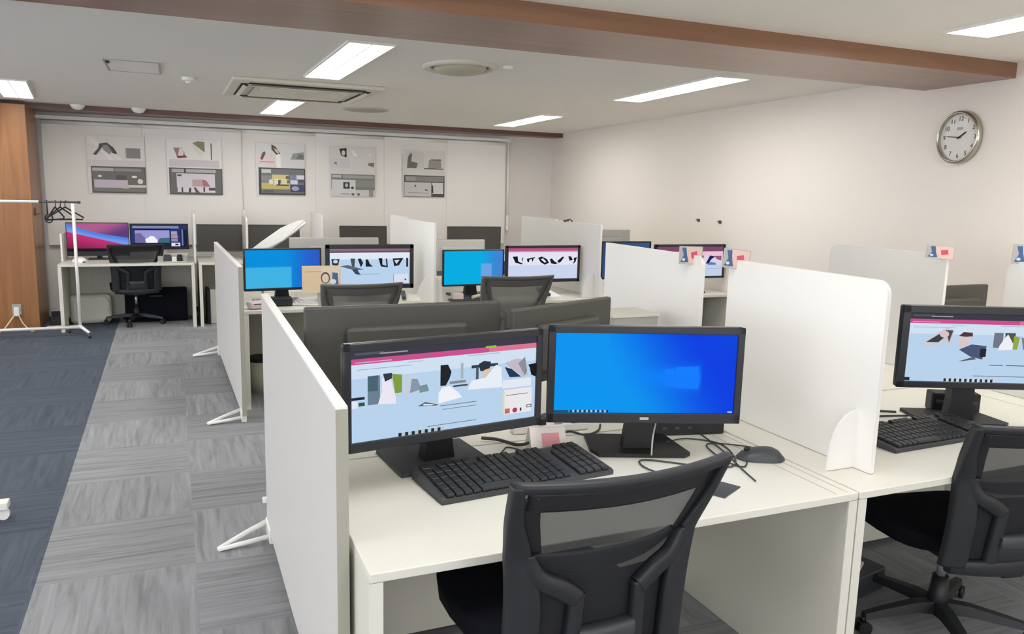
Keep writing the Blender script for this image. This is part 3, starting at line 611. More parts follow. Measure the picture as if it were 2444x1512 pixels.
        S += [('dde8f4', R_(0, 0.10, 1, 0.3)), ('8a6a78', R_(0, 0, 1, 0.10)), ('5e4a56', R_(0, 0.07, 1, 0.11)), ('2a3138', [(0.02, 0.28), (0.12, 0.28), (0.1, 0.48), (0.03, 0.44)]), ('c5cfd8', E_(0.07, 0.35, 0.03, 0.05)),
              ('48525c', [(0.25, 0.27), (0.31, 0.27), (0.3, 0.54), (0.27, 0.5)]), ('1f2830', [(0.34, 0.28), (0.38, 0.27), (0.41, 0.4), (0.38, 0.52), (0.36, 0.4)]), ('1a2027', [(0.44, 0.3), (0.47, 0.3), (0.49, 0.42), (0.53, 0.5), (0.44, 0.5)]), ('171d24', [(0.60, 0.27), (0.65, 0.27), (0.65, 0.45), (0.72, 0.5), (0.72, 0.53), (0.63, 0.5)]), ('39434d', [(0.69, 0.28), (0.71, 0.28), (0.72, 0.5), (0.70, 0.5)]),
              ('1d242c', [(0.78, 0.28), (0.92, 0.27), (0.86, 0.48), (0.8, 0.5)]), ('cdd8e4', [(0.8, 0.33), (0.87, 0.32), (0.83, 0.44)]), ('20262e', R_(0.955, 0.27, 0.98, 0.52)),
              ('5c6a74', [(0.12, 0.48), (0.22, 0.45), (0.42, 0.58), (0.3, 0.6)]), ('3c4a55', [(0.27, 0.58), (0.33, 0.56), (0.38, 0.74), (0.31, 0.70)]), ('91a4b4', R_(0.36, 0.70, 0.62, 0.715)), ('d2e0ee', R_(0.79, 0.72, 0.98, 0.97)), ('5a6670', R_(0.79, 0.72, 0.795, 0.95)), ('3c464f', E_(0.945, 0.88, 0.012, 0.025))]
    elif variant == 'mid2':
        S = [('c9d4ee', R_(0, 0, 1, 1)), ('e2e2f4', R_(0, 0.12, 1, 0.55)), ('b4557e', R_(0, 0, 1, 0.10)), ('d98aa8', R_(0, 0.09, 1, 0.13))]
        ink = '12151c'
        S += [(ink, [(0.06, 0.27), (0.13, 0.26), (0.14, 0.42), (0.21, 0.5), (0.19, 0.52), (0.10, 0.46)]), (ink, [(0.19, 0.34), (0.21, 0.28), (0.2, 0.46)]), (ink, [(0.26, 0.34), (0.38, 0.29), (0.37, 0.33), (0.3, 0.36), (0.29, 0.46), (0.27, 0.44)]), (ink, [(0.33, 0.34), (0.36, 0.34), (0.34, 0.45)]),
              (ink, [(0.42, 0.32), (0.47, 0.27), (0.55, 0.36), (0.58, 0.48), (0.52, 0.54), (0.46, 0.46)]), ('e2e2f4', [(0.46, 0.36), (0.49, 0.33), (0.54, 0.44), (0.52, 0.48)]), (ink, [(0.59, 0.36), (0.62, 0.34), (0.66, 0.44), (0.71, 0.5), (0.67, 0.53), (0.61, 0.5)]), (ink, [(0.70, 0.42), (0.78, 0.28), (0.8, 0.3), (0.75, 0.46), (0.72, 0.49)]), (ink, [(0.86, 0.28), (0.9, 0.28), (0.93, 0.40), (0.88, 0.42)]), (ink, [(0.94, 0.34), (0.99, 0.3), (0.97, 0.46), (0.93, 0.54), (0.95, 0.42)])]
    elif variant == 'mid3':
        S = [('d6d4ea', R_(0, 0, 1, 1)), ('7d4a66', R_(0, 0, 1, 0.16)), ('dcaecb', R_(0.0, 0.16, 0.7, 0.26)), ('e9c3d4', R_(0.6, 0.18, 1, 0.34)), ('1f2d52', R_(0.66, 0.30, 0.70, 0.52)), ('1a2346', [(0.74, 0.58), (0.8, 0.3), (0.88, 0.34), (0.82, 0.44), (0.79, 0.58)]), ('a2536e', [(0.86, 0.32), (0.98, 0.32), (0.98, 0.48), (0.92, 0.44)]), ('5a80b4', [(0.76, 0.62), (0.82, 0.52), (0.9, 0.56), (0.9, 0.62)]), ('c3cfe8', R_(0.66, 0.62, 1, 1)), ('a9b8cc', R_(0.74, 0.74, 0.99, 0.76))]
    elif variant == 'video':
        S = [('27346b', R_(0, 0, 1, 1)), ('7d86b8', R_(0.02, 0.04, 0.85, 0.15)), ('141930', R_(0.02, 0.16, 0.70, 0.22)), ('9c95d4', R_(0.06, 0.24, 0.68, 0.82)), ('6e6a9e', [(0.06, 0.4), (0.16, 0.36), (0.24, 0.6), (0.24, 0.82), (0.06, 0.82)]), ('f2f2f8', [(0.24, 0.66), (0.34, 0.5), (0.4, 0.52), (0.46, 0.7), (0.46, 0.82), (0.26, 0.82)]), ('3c6c74', [(0.46, 0.82), (0.5, 0.6), (0.68, 0.58), (0.68, 0.82)]), ('1d2440', R_(0.0, 0.82, 0.7, 1.0)), ('a5a0b8', R_(0.71, 0.28, 0.82, 0.44)), ('c08a98', R_(0.71, 0.46, 0.83, 0.6)), ('8c8fa8', R_(0.71, 0.62, 0.83, 0.76)), ('dfe0ea', R_(0.71, 0.82, 0.87, 0.98)), ('30343c', R_(0.78, 0.86, 0.84, 0.94)), ('151c38', R_(0.88, 0.2, 1.0, 1.0)), ('6f7cae', R_(0.90, 0.2, 0.93, 0.95))]
    return S
def gradcol(kind, u, v):
    def mixc(a, b_, t): t = max(0, min(1, t)); t = t*t*(3-2*t); return [x+(y-x)*t for x, y in zip(a, b_)]
    if kind == 'blue':
        c = mixc((0, 148, 240), (0, 62, 226), (u-0.30+0.25*(0.5-v)*(u > 0.3))/0.62)
        c = mixc(c, (8, 52, 205), (u-0.75)*2.0*(0.9-v))
        c = mixc(c, (0, 155, 232), (v-0.5)*1.2*(1-u*1.4))
        g = max(0, 1-abs(v-0.55)/(0.10+0.22*u))*max(0, min(1, (u-0.25)/0.4))*(1 if u < 0.80 else 0)
        return mixc(c, (0, 132, 255), g*0.8)
    if kind == 'blue2':
        c = mixc((0, 142, 220), (44, 88, 200), (u-0.45)/0.55)
        if v > 0.45 and u < 0.60: c = (62, 178, 226)
        return c
    if kind == 'cyan':
        c = mixc((0, 172, 226), (64, 132, 212), (u-0.55)/0.4)
        if 0.62 < u < 0.80 and 0.38 < v < 0.95: c = mixc(c, (130, 165, 230), 0.7)
        return c
    if kind == 'navy': return mixc((40, 74, 116), (52, 88, 128), u)
    if kind == 'wave':
        l1 = 0.02+0.55*u+0.06*math.sin(4*u); l2 = 0.30+0.50*u; l3 = 0.55+0.5*u
        if v < l1: return mixc((92, 60, 120), (176, 92, 140), 0.5+0.5*math.sin(3*u+4*v))
        if v < l2: return mixc((70, 130, 220), (120, 150, 235), (v-l1)*5)
        if v < 0.9-0.25*u*0: return mixc((190, 50, 110), (130, 30, 80), (v-l2)*1.6)
        return (24, 20, 26)
def monitor(name, label, x, y, yaw, W, H, zb, content, group, z0=0.72, stand='flat', bez=0.022, chin=0.030, back=0.12, body='bezel', basedx=0.0, baserot=0.0, badge=False, tilt=0.0):
    """origin on the desk below the screen; screen faces local -Y"""
    t = thing(name, label, 'monitor', (x, y, z0), yaw, group)
    zc = zb-z0+H/2
    T = Matrix.Translation((0, 0, zc)) @ Matrix.Rotation(tilt, 4, 'X')
    def tr(b):
        for v in b.bm.verts: v.co = T @ v.co
        return b
    b = MB()
    b.box((0, 0.018, 0), (W, 0.030, H), bev=0.008)                       # housing
    b.box((0, 0.045, -0.01), (W*0.62, 0.035, H*0.62), bev=0.015)          # rear bulge
    sw, sh = W-2*bez, H-bez-chin; sz = (chin-bez)/2
    if content not in ('back',):
        # raised bezel ring
        for sx in (-1, 1): b.box((sx*(W-bez)/2, 0.0, 0), (bez, 0.012, H), bev=0.003)
        b.box((0, 0.0, (H-bez)/2), (W, 0.012, bez), bev=0.003); b.box((0, 0.0, -(H-chin)/2), (W, 0.012, chin), bev=0.003)
    obj('housing', tr(b), body, t)
    if content != 'back':
        b = MB()
        P = lambda u, v, k=0: Vector((-sw/2+u*sw, 0.0022-0.0002*k-0.0004, sz+sh/2-v*sh))
        if content in ('blue', 'blue2', 'cyan', 'navy', 'wave'):
            nu, nv = (150, 80) if content == 'wave' else (60, 32)
            for i in range(nu):
                for j in range(nv):
                    u0, u1, v0, v1 = i/nu, (i+1)/nu, j/nv, (j+1)/nv
                    f = b.poly([P(u0, v1), P(u1, v1), P(u1, v0), P(u0, v0)], 'ffffff')
                    for l, (uu, vv) in zip(f.loops, ((u0, v1), (u1, v1), (u1, v0), (u0, v0))):
                        uu += 1e-4*(1 if uu < 0.5 else -1); l[b.col] = lin(gradcol(content, uu, vv))+(1,)
            if content == 'blue':
                for (a, b1, c1, d1) in ((0.605, 0.43, 0.66, 0.54), (0.665, 0.40, 0.795, 0.54), (0.605, 0.55, 0.66, 0.665), (0.665, 0.55, 0.795, 0.69)):
                    b.poly([P(a, d1-0.012, 1), P(c1, d1, 1), P(c1, b1, 1), P(a, b1+0.012, 1)][::1], '0a7cfc')
                for k in range(17): b.poly([P(*q, 2) for q in R_(0.09+0.0125*k, 0.965, 0.101+0.0125*k, 0.997)], ('123a62', '9cc4d8')[k % 2])
                b.poly([P(*q, 2) for q in R_(0.0, 0.97, 0.08, 0.997)], '17507c'); b.poly([P(*q, 2) for q in R_(0.97, 0.972, 0.995, 0.992)], 'aac8e8')
            if content == 'cyan': pass
            obj('screen', b, 'scr', t).data.transform(T)
        elif content == 'off':
            b.box((0, 0.0035, sz), (sw, 0.004, sh)); obj('screen', tr(b), 'off', t)
        else:
            for k, (c, pl) in enumerate(browser(content)): b.poly([P(u, v, k*0.5) for u, v in pl], c)
            obj('screen', b, 'scr', t, keepn=True).data.transform(T)
    if badge:
        b = MB(); b.box((0, -0.0075, -(H-chin)/2), (0.030, 0.002, 0.009), bev=0.001); obj('badge', tr(b), 'silver', t)
    # stand
    bk = back
    if stand == 'flat' or stand == 'wedge':
        b = MB()
        b.prism([(-0.055, 0.0), (0.055, 0.0), (0.045, 0.09), (0.05, zb-z0+H*0.45), (-0.05, zb-z0+H*0.45), (-0.045, 0.09)], lambda a, z, tt: (a+basedx, tt, max(z, 0.014)), bk-0.05+0.0, bk+0.0)
        obj('stand_neck', b, 'black', t)
        b = MB(); cr_, sr = math.cos(baserot), math.sin(baserot)
        if stand == 'flat': pl = [(-0.16, -0.13), (0.16, -0.13), (0.155, 0.13), (-0.155, 0.13)]
        else: pl = [(-0.145, -0.115), (0.150, -0.115), (0.175, -0.09), (0.13, 0.11), (-0.17, 0.11), (-0.17, -0.06)]
        b.prism(pl, lambda a, c_, tt: (basedx+a*cr_-c_*sr, bk+a*sr+c_*cr_, tt), 0.001, 0.014); o = obj('stand_base', b, 'dgrey' if stand == 'flat' else 'black', t)
    elif stand == 'white':
        b = MB(); b.box((0, 0.06, (zb-z0+0.05)/2+0.005), (0.14, 0.02, zb-z0+0.06)); b.box((0, 0.06, 0.006), (0.2, 0.17, 0.010), bev=0.003); obj('stand', b, 'white', t)
    elif stand == 'black':
        b = MB(); b.box((0, 0.07, (zb-z0+0.05)/2+0.004), (0.05, 0.02, zb-z0+0.06)); b.box((0, 0.07, 0.007), (0.22, 0.17, 0.012), bev=0.003); obj('stand', b, 'black', t)
    return t
GM = 'desktop monitors'
monitor('computer_monitor', 'large monitor at the front left showing a web page with a pink bar', 0.764, 2.256, math.atan2(0.095, 0.666), 0.675, 0.323, 0.849, 'main', GM, stand='flat', back=0.185, basedx=0.035, baserot=-0.05)
monitor('computer_monitor', 'large monitor at the front centre showing a bright blue desktop', 1.429, 2.19, math.atan2(-0.22, 0.618), 0.656, 0.328, 0.855, 'blue', GM, stand='wedge', back=0.15, basedx=0.01, baserot=-0.02, badge=True, bez=0.024, chin=0.034)
monitor('computer_monitor', 'large monitor at the right edge of the photo showing people on a web page', 2.90, 2.075, math.atan2(-0.18, 0.42), 0.656, 0.326, 0.887, 'right', GM, stand='wedge', back=0.15, bez=0.030, chin=0.026)
monitor('computer_monitor', 'dark monitor mostly hidden by the large front divider, left of the right edge monitor', 2.35, 2.35, 0.42, 0.46, 0.31, 0.875, 'navy', GM, stand='flat', back=0.13)
# backs of the monitors on the far side of the front bench
o = monitor('computer_monitor', 'wide dark grey monitor seen from behind, above the web page monitor', 0.79, 2.86, PI, 0.75, 0.335, 0.853, 'back', GM, stand='black', body='mgrey')
o = monitor('computer_monitor', 'dark grey monitor seen from behind and turned, above the blue front monitor', 1.41, 2.80, PI+0.42, 0.60, 0.30, 0.88, 'back', GM, stand='black', body='mgrey')
monitor('computer_monitor', 'grey monitor seen from behind between the two right-hand dividers', 3.88, 3.0, PI, 0.50, 0.30, 0.865, 'back', GM, stand='black', body='mgrey')
# middle bench
monitor('computer_monitor', 'blue monitor with a lighter square at the left end of the middle bench', 0.75, 6.12, 0.10, 0.575, 0.315, 0.825, 'blue2', GM, bez=0.012, chin=0.02, stand='flat', back=0.1)
monitor('computer_monitor', 'black framed browser monitor at the left of the middle bench, behind the beige card', 1.41, 6.12, 0.0, 0.695, 0.348, 0.817, 'mid', GM, bez=0.032, chin=0.036, stand='flat', back=0.1)
monitor('computer_monitor', 'cyan monitor in the middle of the photo on the middle bench', 2.29, 6.17, 0.06, 0.55, 0.30, 0.815, 'cyan', GM, bez=0.010, chin=0.014, stand='flat', back=0.1)
monitor('computer_monitor', 'monitor with bold black strokes on a pale page, centre of the middle bench', 2.91, 6.13, 0.0, 0.70, 0.315, 0.835, 'mid2', GM, bez=0.022, chin=0.028, stand='white', back=0.1)
monitor('computer_monitor', 'dark navy monitor mostly hidden behind the near white divider', 3.66, 6.02, 0.0, 0.50, 0.33, 0.86, 'navy', GM, bez=0.014, chin=0.02, stand='flat', back=0.1)
monitor('computer_monitor', 'monitor with a plum coloured bar beside the right wall on the middle bench', 4.305, 5.97, 0.0, 0.76, 0.31, 0.855, 'mid3', GM, bez=0.022, chin=0.02, stand='flat', back=0.1)
# far side of the middle bench, seen from behind
monitor('computer_monitor', 'pale grey all-in-one computer seen from behind, left part of the middle bench', 1.29, 6.98, PI, 0.77, 0.30, 0.865, 'back', GM, stand='white', body=mat('pale_grey_shell', 'b5b4b0', 0.4))
monitor('computer_monitor', 'off-white computer back beyond the cyan monitor', 2.42, 6.98, PI, 0.53, 0.29, 0.855, 'back', GM, stand='white', body=mat('off_white_shell', 'd6d5d0', 0.4))
monitor('computer_monitor', 'thin grey monitor back above the navy monitor', 3.98, 6.98, PI, 0.56, 0.34, 0.90, 'back', GM, stand='white', body='greytop')
# rear desks
monitor('computer_monitor', 'rear computer with a coloured wave wallpaper, leftmost on the rear desks', -0.775, 9.98, 0.0, 0.625, 0.37, 0.765, 'wave', GM, bez=0.006, chin=0.05, stand='black', body='black')
monitor('computer_monitor', 'rear monitor with a purple video window, beside the wave screen', -0.145, 9.90, 0.0, 0.61, 0.29, 0.84, 'video', GM, bez=0.016, chin=0.03, stand='white', body='black')
monitor('computer_monitor', 'switched-off dark monitor on the second rear desk, the left one', 0.505, 10.02, 0.0, 0.51, 0.32, 0.80, 'off', GM, bez=0.006, chin=0.012, stand='white', body='mgrey')
monitor('computer_monitor', 'switched-off dark monitor on the second rear desk, the right one', 1.13, 10.02, 0.0, 0.60, 0.32, 0.80, 'off', GM, bez=0.006, chin=0.012, stand='white', body='mgrey')
monitor('computer_monitor', 'switched-off dark monitor on the third rear desk', 2.22, 10.02, 0.0, 0.60, 0.32, 0.79, 'off', GM, bez=0.006, chin=0.012, stand='white', body='mgrey')
monitor('computer_monitor', 'switched-off dark monitor on the rear desk nearest the right wall', 3.72, 10.02, 0.0, 0.76, 0.32, 0.79, 'off', GM, bez=0.006, chin=0.012, stand='white', body='mgrey')

# ------------------------------------------------------------------ chairs
def chair_proto(name, label):
    t = thing(name, label, 'chair', (0, 0, 0), 0, 'black mesh office chairs')
    def yb(z): # back lean: top nearer the rear
        if z > 0.72: return -0.365+(0.915-z)*0.47
        return -0.273+(0.72-z)*0.10
    def P(x, z, d=0.0): return Vector((x, yb(z)+0.62*x*x+d-0.065, z))
    def ribbon(b, pts, th=0.028, k=6):
        pp = smooth_path(pts, k); n = len(pp); rows = []
        for i, (x, z, w_) in enumerate(pp):
            a = pp[max(i-1, 0)]; c = pp[min(i+1, n-1)]
            dx, dz = c[0]-a[0], c[1]-a[1]; L = math.hypot(dx, dz) or 1; nx, nz = -dz/L, dx/L
            h = w_/2; r = []
            for s, d in ((-1, 0.30), (-0.75, 0.5), (0.75, 0.5), (1, 0.30), (1, -0.30), (0.75, -0.5), (-0.75, -0.5), (-1, -0.30)):
                r.append(P(x+nx*h*s, z+nz*h*s, d*th))
            rows.append(r+[r[0]])
        V = [[b.bm.verts.new(p) for p in r[:-1]] for r in rows]
        m_ = len(V[0])
        for i in range(n-1):
            for j in range(m_):
                f = b.bm.faces.new((V[i][j], V[i][(j+1) % m_], V[i+1][(j+1) % m_], V[i+1][j])); f.smooth = True
        b.bm.faces.new(V[0][::-1]); b.bm.faces.new(V[-1])
    # default: top 0.93
    b = MB()
    ribbon(b, [(-0.283, 0.915, 0.026), (-0.15, 0.912, 0.028), (0, 0.910, 0.030), (0.15, 0.912, 0.028), (0.283, 0.915, 0.026)], 0.034)
    for s in (-1, 1):
        ribbon(b, [(s*0.274, 0.922, 0.024), (s*0.260, 0.82, 0.034), (s*0.232, 0.72, 0.056), (s*0.212, 0.60, 0.078), (s*0.210, 0.48, 0.080), (s*0.212, 0.40, 0.082)], 0.036)
        ribbon(b, [(s*0.215, 0.725, 0.030), (s*0.185, 0.665, 0.044), (s*0.13, 0.632, 0.050), (s*0.085, 0.600, 0.046)], 0.036)
        ribbon(b, [(s*0.085, 0.615, 0.036), (s*0.088, 0.53, 0.038), (s*0.092, 0.40, 0.042)], 0.032)
    ribbon(b, [(-0.225, 0.40, 0.050), (0, 0.392, 0.060), (0.225, 0.40, 0.050)], 0.034)
    ribbon(b, [(-0.08, 0.445, 0.07), (0, 0.443, 0.07), (0.08, 0.445, 0.07)], 0.026)
    obj('back_frame', b, 'frame', t)
    b = MB()
    G = []
    for i in range(13):
        z = 0.41+(0.90-0.41)*i/12
        w_ = 0.205+(0.258-0.205)*max(0, (z-0.55)/0.37)
        G.append([P(-w_+2*w_*j/12, z, 0.012) for j in range(13)])
    b.quads(G, smooth=True); obj('back_mesh', b, 'mesh', t)
    b = MB()
    for s in (-1, 1): ribbon(b, [(s*0.240, 0.885, 0.05), (s*0.228, 0.82, 0.046), (s*0.200, 0.72, 0.044)], 0.006)
    ribbon(b, [(-0.245, 0.872, 0.050), (0, 0.868, 0.050), (0.245, 0.872, 0.050)], 0.006)
    for v in b.bm.verts: v.co.y += 0.002
    obj('mesh_border', b, 'black', t)
    b = MB(); G = []
    for i in range(9):
        z = 0.41+(0.645-0.41)*i/8
        G.append([P(-0.2+0.4*j/12, z, 0.020) for j in range(13)])
    b.quads(G, smooth=True); obj('back_pad', b, 'seat', t)
    b = MB(); ribbon(b, [(-0.215, 0.705, 0.010), (-0.12, 0.682, 0.040), (0.0, 0.675, 0.050), (0.12, 0.682, 0.040), (0.215, 0.705, 0.010)], 0.018)
    for v in b.bm.verts: v.co.y += 0.032
    obj('lumbar_support', b, 'dgrey', t)
    b = MB(); ribbon(b, [(-0.078, 0.495, 0.045), (0, 0.492, 0.05), (0.078, 0.495, 0.045)], 0.045); obj('tilt_bar', b, 'dgrey', t)
    # seat: rounded cushion, front edge dropping
    b = MB(); n1, n2 = 18, 18
    def sp(u, v, top):
        # superellipse footprint
        a = v*PI*2
        ca, sa = math.cos(a), math.sin(a)
        ex = 0.62
        x = 0.262*math.copysign(abs(ca)**ex, ca)*u; y = 0.235*math.copysign(abs(sa)**ex, sa)*u+0.06
        z = 0.455-0.018*(u**6)*1.0-0.03*max(0, (y-0.18)/0.12)**2 + 0.012*(x/0.26)**2 if top else 0.385+0.01*(1-u)
        return Vector((x, y, z))
    top = [[sp(u, v/24, True) for v in range(25)] for u in (0.02, 0.4, 0.7, 0.88, 0.97, 1.0)]
    bot = [[sp(u, v/24, False) for v in range(25)] for u in (0.97, 0.7, 0.3, 0.02)]
    b.quads(top+bot, smooth=True); bmesh.ops.remove_doubles(b.bm, verts=b.bm.verts[:], dist=0.0008)
    obj('seat', b, 'seat', t)
    b = MB(); b.box((0, 0.03, 0.355), (0.20, 0.26, 0.06), bev=0.015); b.box((0, -0.17, 0.375), (0.09, 0.30, 0.035), bev=0.01)
    b.tube([(0.09, 0.05, 0.36), (0.24, 0.05, 0.352), (0.27, 0.045, 0.355)], 0.007, 8); obj('tilt_mechanism', b, 'black', t)
    b = MB(); b.tube([(0, 0, 0.20), (0, 0, 0.34)], 0.016, 14); obj('gas_lift', b, 'silver', t)
    b = MB(); b.tube([(0, 0, 0.075), (0, 0, 0.13), (0, 0, 0.21)], [0.045, 0.036, 0.028], 16); obj('lift_sleeve', b, 'black', t)
    for k in range(5):
        a = math.radians(90+72*k+18); c_, s_ = math.cos(a), math.sin(a)
        b = MB()
        rows = []
        for r, w_, z, h in ((0.0, 0.030, 0.085, 0.05), (0.10, 0.026, 0.095, 0.038), (0.24, 0.021, 0.082, 0.028), (0.315, 0.017, 0.072, 0.022)):
            rows.append([Vector((c_*r-s_*w, s_*r+c_*w, z+hh)) for w, hh in ((-w_, -h/2), (-w_*0.7, h/2), (w_*0.7, h/2), (w_, -h/2))])
        V = [[b.bm.verts.new(p) for p in r] for r in rows]
        for i in range(3):
            for j in range(4): b.bm.faces.new((V[i][j], V[i][(j+1) % 4], V[i+1][(j+1) % 4], V[i+1][j]))
        b.bm.faces.new(V[0]); b.bm.faces.new(V[-1])
        lg = obj('leg', b, 'frame', t)
        b = MB()
        p = Vector((c_*0.315, s_*0.315, 0)); q = Vector((-s_, c_, 0))
        b.tube([p+Vector((0, 0, 0.045)), p+Vector((0, 0, 0.068))], 0.008, 8)
        for s in (-1, 1): b.tube([p+q*s*0.010+Vector((0, 0, 0.027)), p+q*s*0.024+Vector((0, 0, 0.027))], 0.026, 16)
        b.box(p+Vector((0, 0, 0.040)), (0.03, 0.03, 0.018), rot=(0, 0, a), bev=0.004)
        obj('caster', b, 'black', lg)
    return t
ch = chair_proto('office_chair', 'black mesh office chair at the right edge, in front of the second front desk')
def place(o, x, y, rz, s=1.0): o.location = (x, y, 0); o.rotation_euler = (0, 0, rz)
def raise_chair(o, dz):
    """gas lift extended: everything above the star base moves up"""
    for c in o.children:
        if c.name.split('.')[0] in ('back_frame', 'back_mesh', 'mesh_border', 'back_pad', 'lumbar_support', 'tilt_bar', 'seat', 'tilt_mechanism'): c.location.z += dz
        if c.name.split('.')[0] == 'gas_lift': c.scale.z = 1+dz/0.14*0.95; c.location.z = -0.20*(dz/0.14*0.95)
c1 = dup(ch, (0.905, 1.84, 0), 0.03, 'black mesh office chair in front of the front left desk, largest in the photo')
raise_chair(c1, 0.085)
place(ch, 2.64, 1.95, -0.20)
dup(ch, (-0.42, 9.92, 0), 0.10, 'black mesh office chair at the rear desk with the wave screen')
gc1 = dup(ch, (1.17, 5.75, 0), 0.03, 'chair with its grey back below the left browser monitor on the middle bench'); raise_chair(gc1, 0.03)
gc2 = dup(ch, (2.36, 5.75, 0), -0.04, 'chair with its grey back below the cyan monitor on the middle bench'); raise_chair(gc2, 0.06)

M['gframe'] = mat('grey_chair_frame', '5e5d5a', 0.5); M['gmesh'] = meshy('grey_chair_mesh', '7b7a74', 0.9); M['gpad'] = mat('grey_chair_pad', '6b6a66', 0.7)
for o in (gc1, gc2):
    for c in o.children:
        nm = {'back_frame': 'gframe', 'back_mesh': 'gmesh', 'mesh_border': 'gframe', 'back_pad': 'gpad', 'lumbar_support': 'gframe'}.get(c.name.split('.')[0])
        if nm: c.data = c.data.copy(); c.data.materials[0] = M[nm]
# ------------------------------------------------------------------ keyboards, mice
def keyboard(x, y, rz, L, D, label):
    t = thing('keyboard', label, 'keyboard', (x, y, 0.7205), rz, 'keyboards')
    b = MB(); b.prism([(-D/2, 0.0), (D/2, 0.0), (D/2, 0.034), (D/2-0.015, 0.036), (-D/2+0.012, 0.018), (-D/2, 0.014)], lambda yy, z, tt: (tt, yy, z), -L/2, L/2); obj('body', b, 'keygap', t)
    b = MB(); b2_ = MB(); rows = 6; sl = 0.018/(D-0.027)
    for r in range(rows):
        yy = D/2-0.03-r*(D-0.05)/(rows-1); z = 0.018+(yy+D/2-0.012)*sl
        n = 20 if r else 17; pitch = (L-0.03)/20
        k = 0
        while k < 20:
            if r == 5 and k == 4: wd = 5
            elif r == 0 and k % 5 == 1: k += 1; continue
            elif k in (15, 19) and False: wd = 1
            else: wd = 1
            if k == 15: k += 1; continue
            xx = -L/2+0.015+pitch*(k+wd/2)
            (b if k < 15 else b2_).box((xx, yy, z+0.006), (pitch*wd-0.004, (D-0.05)/(rows-1)-0.004, 0.010), rot=(math.atan(sl), 0, 0), bev=0.002, seg=1)
            k += wd
    obj('letter_keys', b, 'key', t); obj('number_keys', b2_, 'key', t)
    return t
keyboard(0.965, 2.20, 0.10, 0.60, 0.235, 'large black keyboard on the front left desk, under the web page monitor')
keyboard(2.62, 2.08, 0.04, 0.56, 0.22, 'black keyboard on the front right desk beside the large divider')
def mouse(x, y, rz, label, s=1.0, m_='dgrey'):
    t = thing('computer_mouse', label, 'mouse', (x, y, 0.7205), rz)
    b = MB(); G = []
    for i in range(9):
        v = i/8; G.append([])
        for j in range(17):
            a = j/16*PI
            r = max(0.05, 1-abs(2*v-1)**3.2)**0.45; pk = 0.62+0.38*math.sin(min(1, 0.2+v*0.9)*PI)
            G[-1].append(Vector((0.036*s*r*math.cos(a), (v-0.5)*0.13*s, 0.036*s*pk*math.sin(a)**0.7*r)))
    b.quads(G, smooth=True)
    obj('shell', b, m_, t)
    b = MB(); b.tube([(0, 0.030*s, 0.030*s), (0, 0.045*s, 0.026*s)], 0.005*s, 8); obj('scroll_wheel', b, 'black', t)
    return t
mouse(1.835, 2.075, 1.1, 'black computer mouse at the right of the front left desk', 1.25)
mouse(-0.95, 9.75, 0.5, 'white mouse at the left of the rear desk', 1.6, 'white')

# ------------------------------------------------------------------ small things on the front bench
t = thing('tent_sign', 'small white tent sign with a pink square between the two front monitors', 'sign', (1.185, 2.43, 0.72), -0.15)
b = MB(); b.prism([(-0.05, 0.001), (0.05, 0.001), (0.045, 0.004), (0.008, 0.075), (-0.008, 0.075), (-0.045, 0.004)], lambda y, z, tt: (tt, y, z), -0.065, 0.065); obj('card_body', b, 'paper', t)
b = MB(); b.box((0.008, -0.0295, 0.038), (0.062, 0.0025, 0.045), rot=(-0.48, 0, 0)); obj('pink_patch', b, 'pink', t)
b = MB(); b.box((0, -0.046, 0.003), (0.134, 0.012, 0.005)); obj('foot_edge', b, 'dgrey', t)
t = thing('power_strip', 'pale power strip with plugs lying behind the front monitors', 'power strip', (1.28, 2.60, 0.72), -0.10)
b = MB(); b.box((0, 0, 0.016), (0.30, 0.045, 0.030), bev=0.006); obj('strip_body', b, 'white', t)
for k in range(4):
    b = MB(); b.box((-0.10+0.065*k, -0.005, 0.042), (0.030, 0.034, 0.022), bev=0.003); obj('plug', b, 'black' if k % 2 else 'greytop', t)
b = MB(); b.box((0, 0, 0.045), (0.38, 0.035, 0.086), bev=0.004); 
t = thing('docking_station', 'black oblong docking station behind the stand of the blue front monitor', 'docking station', (1.715, 2.41, 0.72), -0.22)
obj('case', b, 'black', t)
for k in range(4):
    b = MB(); b.box((-0.10+0.05*k, -0.018, 0.03), (0.018, 0.003, 0.010)); obj('port', b, 'dgrey', t)
t = thing('memo_sheet', 'dark sheet on the desk right of the front chair back', 'sheet', (1.52, 1.89, 0.72), 0.5)
b = MB(); b.box((0, 0, 0.0022), (0.12, 0.09, 0.003)); obj('sheet', b, 'dgrey', t)
t = thing('mouse_mat', 'black mat under the clutter of the right edge monitor', 'mat', (3.00, 1.95, 0.72), -0.3)
b = MB(); b.box((0, 0, 0.003), (0.24, 0.20, 0.005), bev=0.002); obj('mat_sheet', b, 'dgrey', t)
t = thing('adapter_box', 'black box with plugs in the clutter under the right edge monitor', 'box', (3.06, 2.30, 0.72), -0.5)
b = MB(); b.box((0, 0, 0.045), (0.20, 0.07, 0.085), bev=0.008); obj('case', b, 'black', t)
b = MB(); b.box((0, -0.037, 0.05), (0.17, 0.004, 0.012), bev=0.001); obj('front_slot', b, 'dgrey', t)
t = thing('file_box', 'pale grey file box on the far side of the front bench, behind the blue monitor', 'box', (1.86, 3.05, 0.72), 0)
b = MB(); b.box((0, 0, 0.18), (0.23, 0.20, 0.36), bev=0.004); obj('box_body', b, 'greytop', t)
b = MB(); b.box((0, 0, 0.362), (0.238, 0.208, 0.012), bev=0.002); obj('lid', b, 'deskgrey', t)

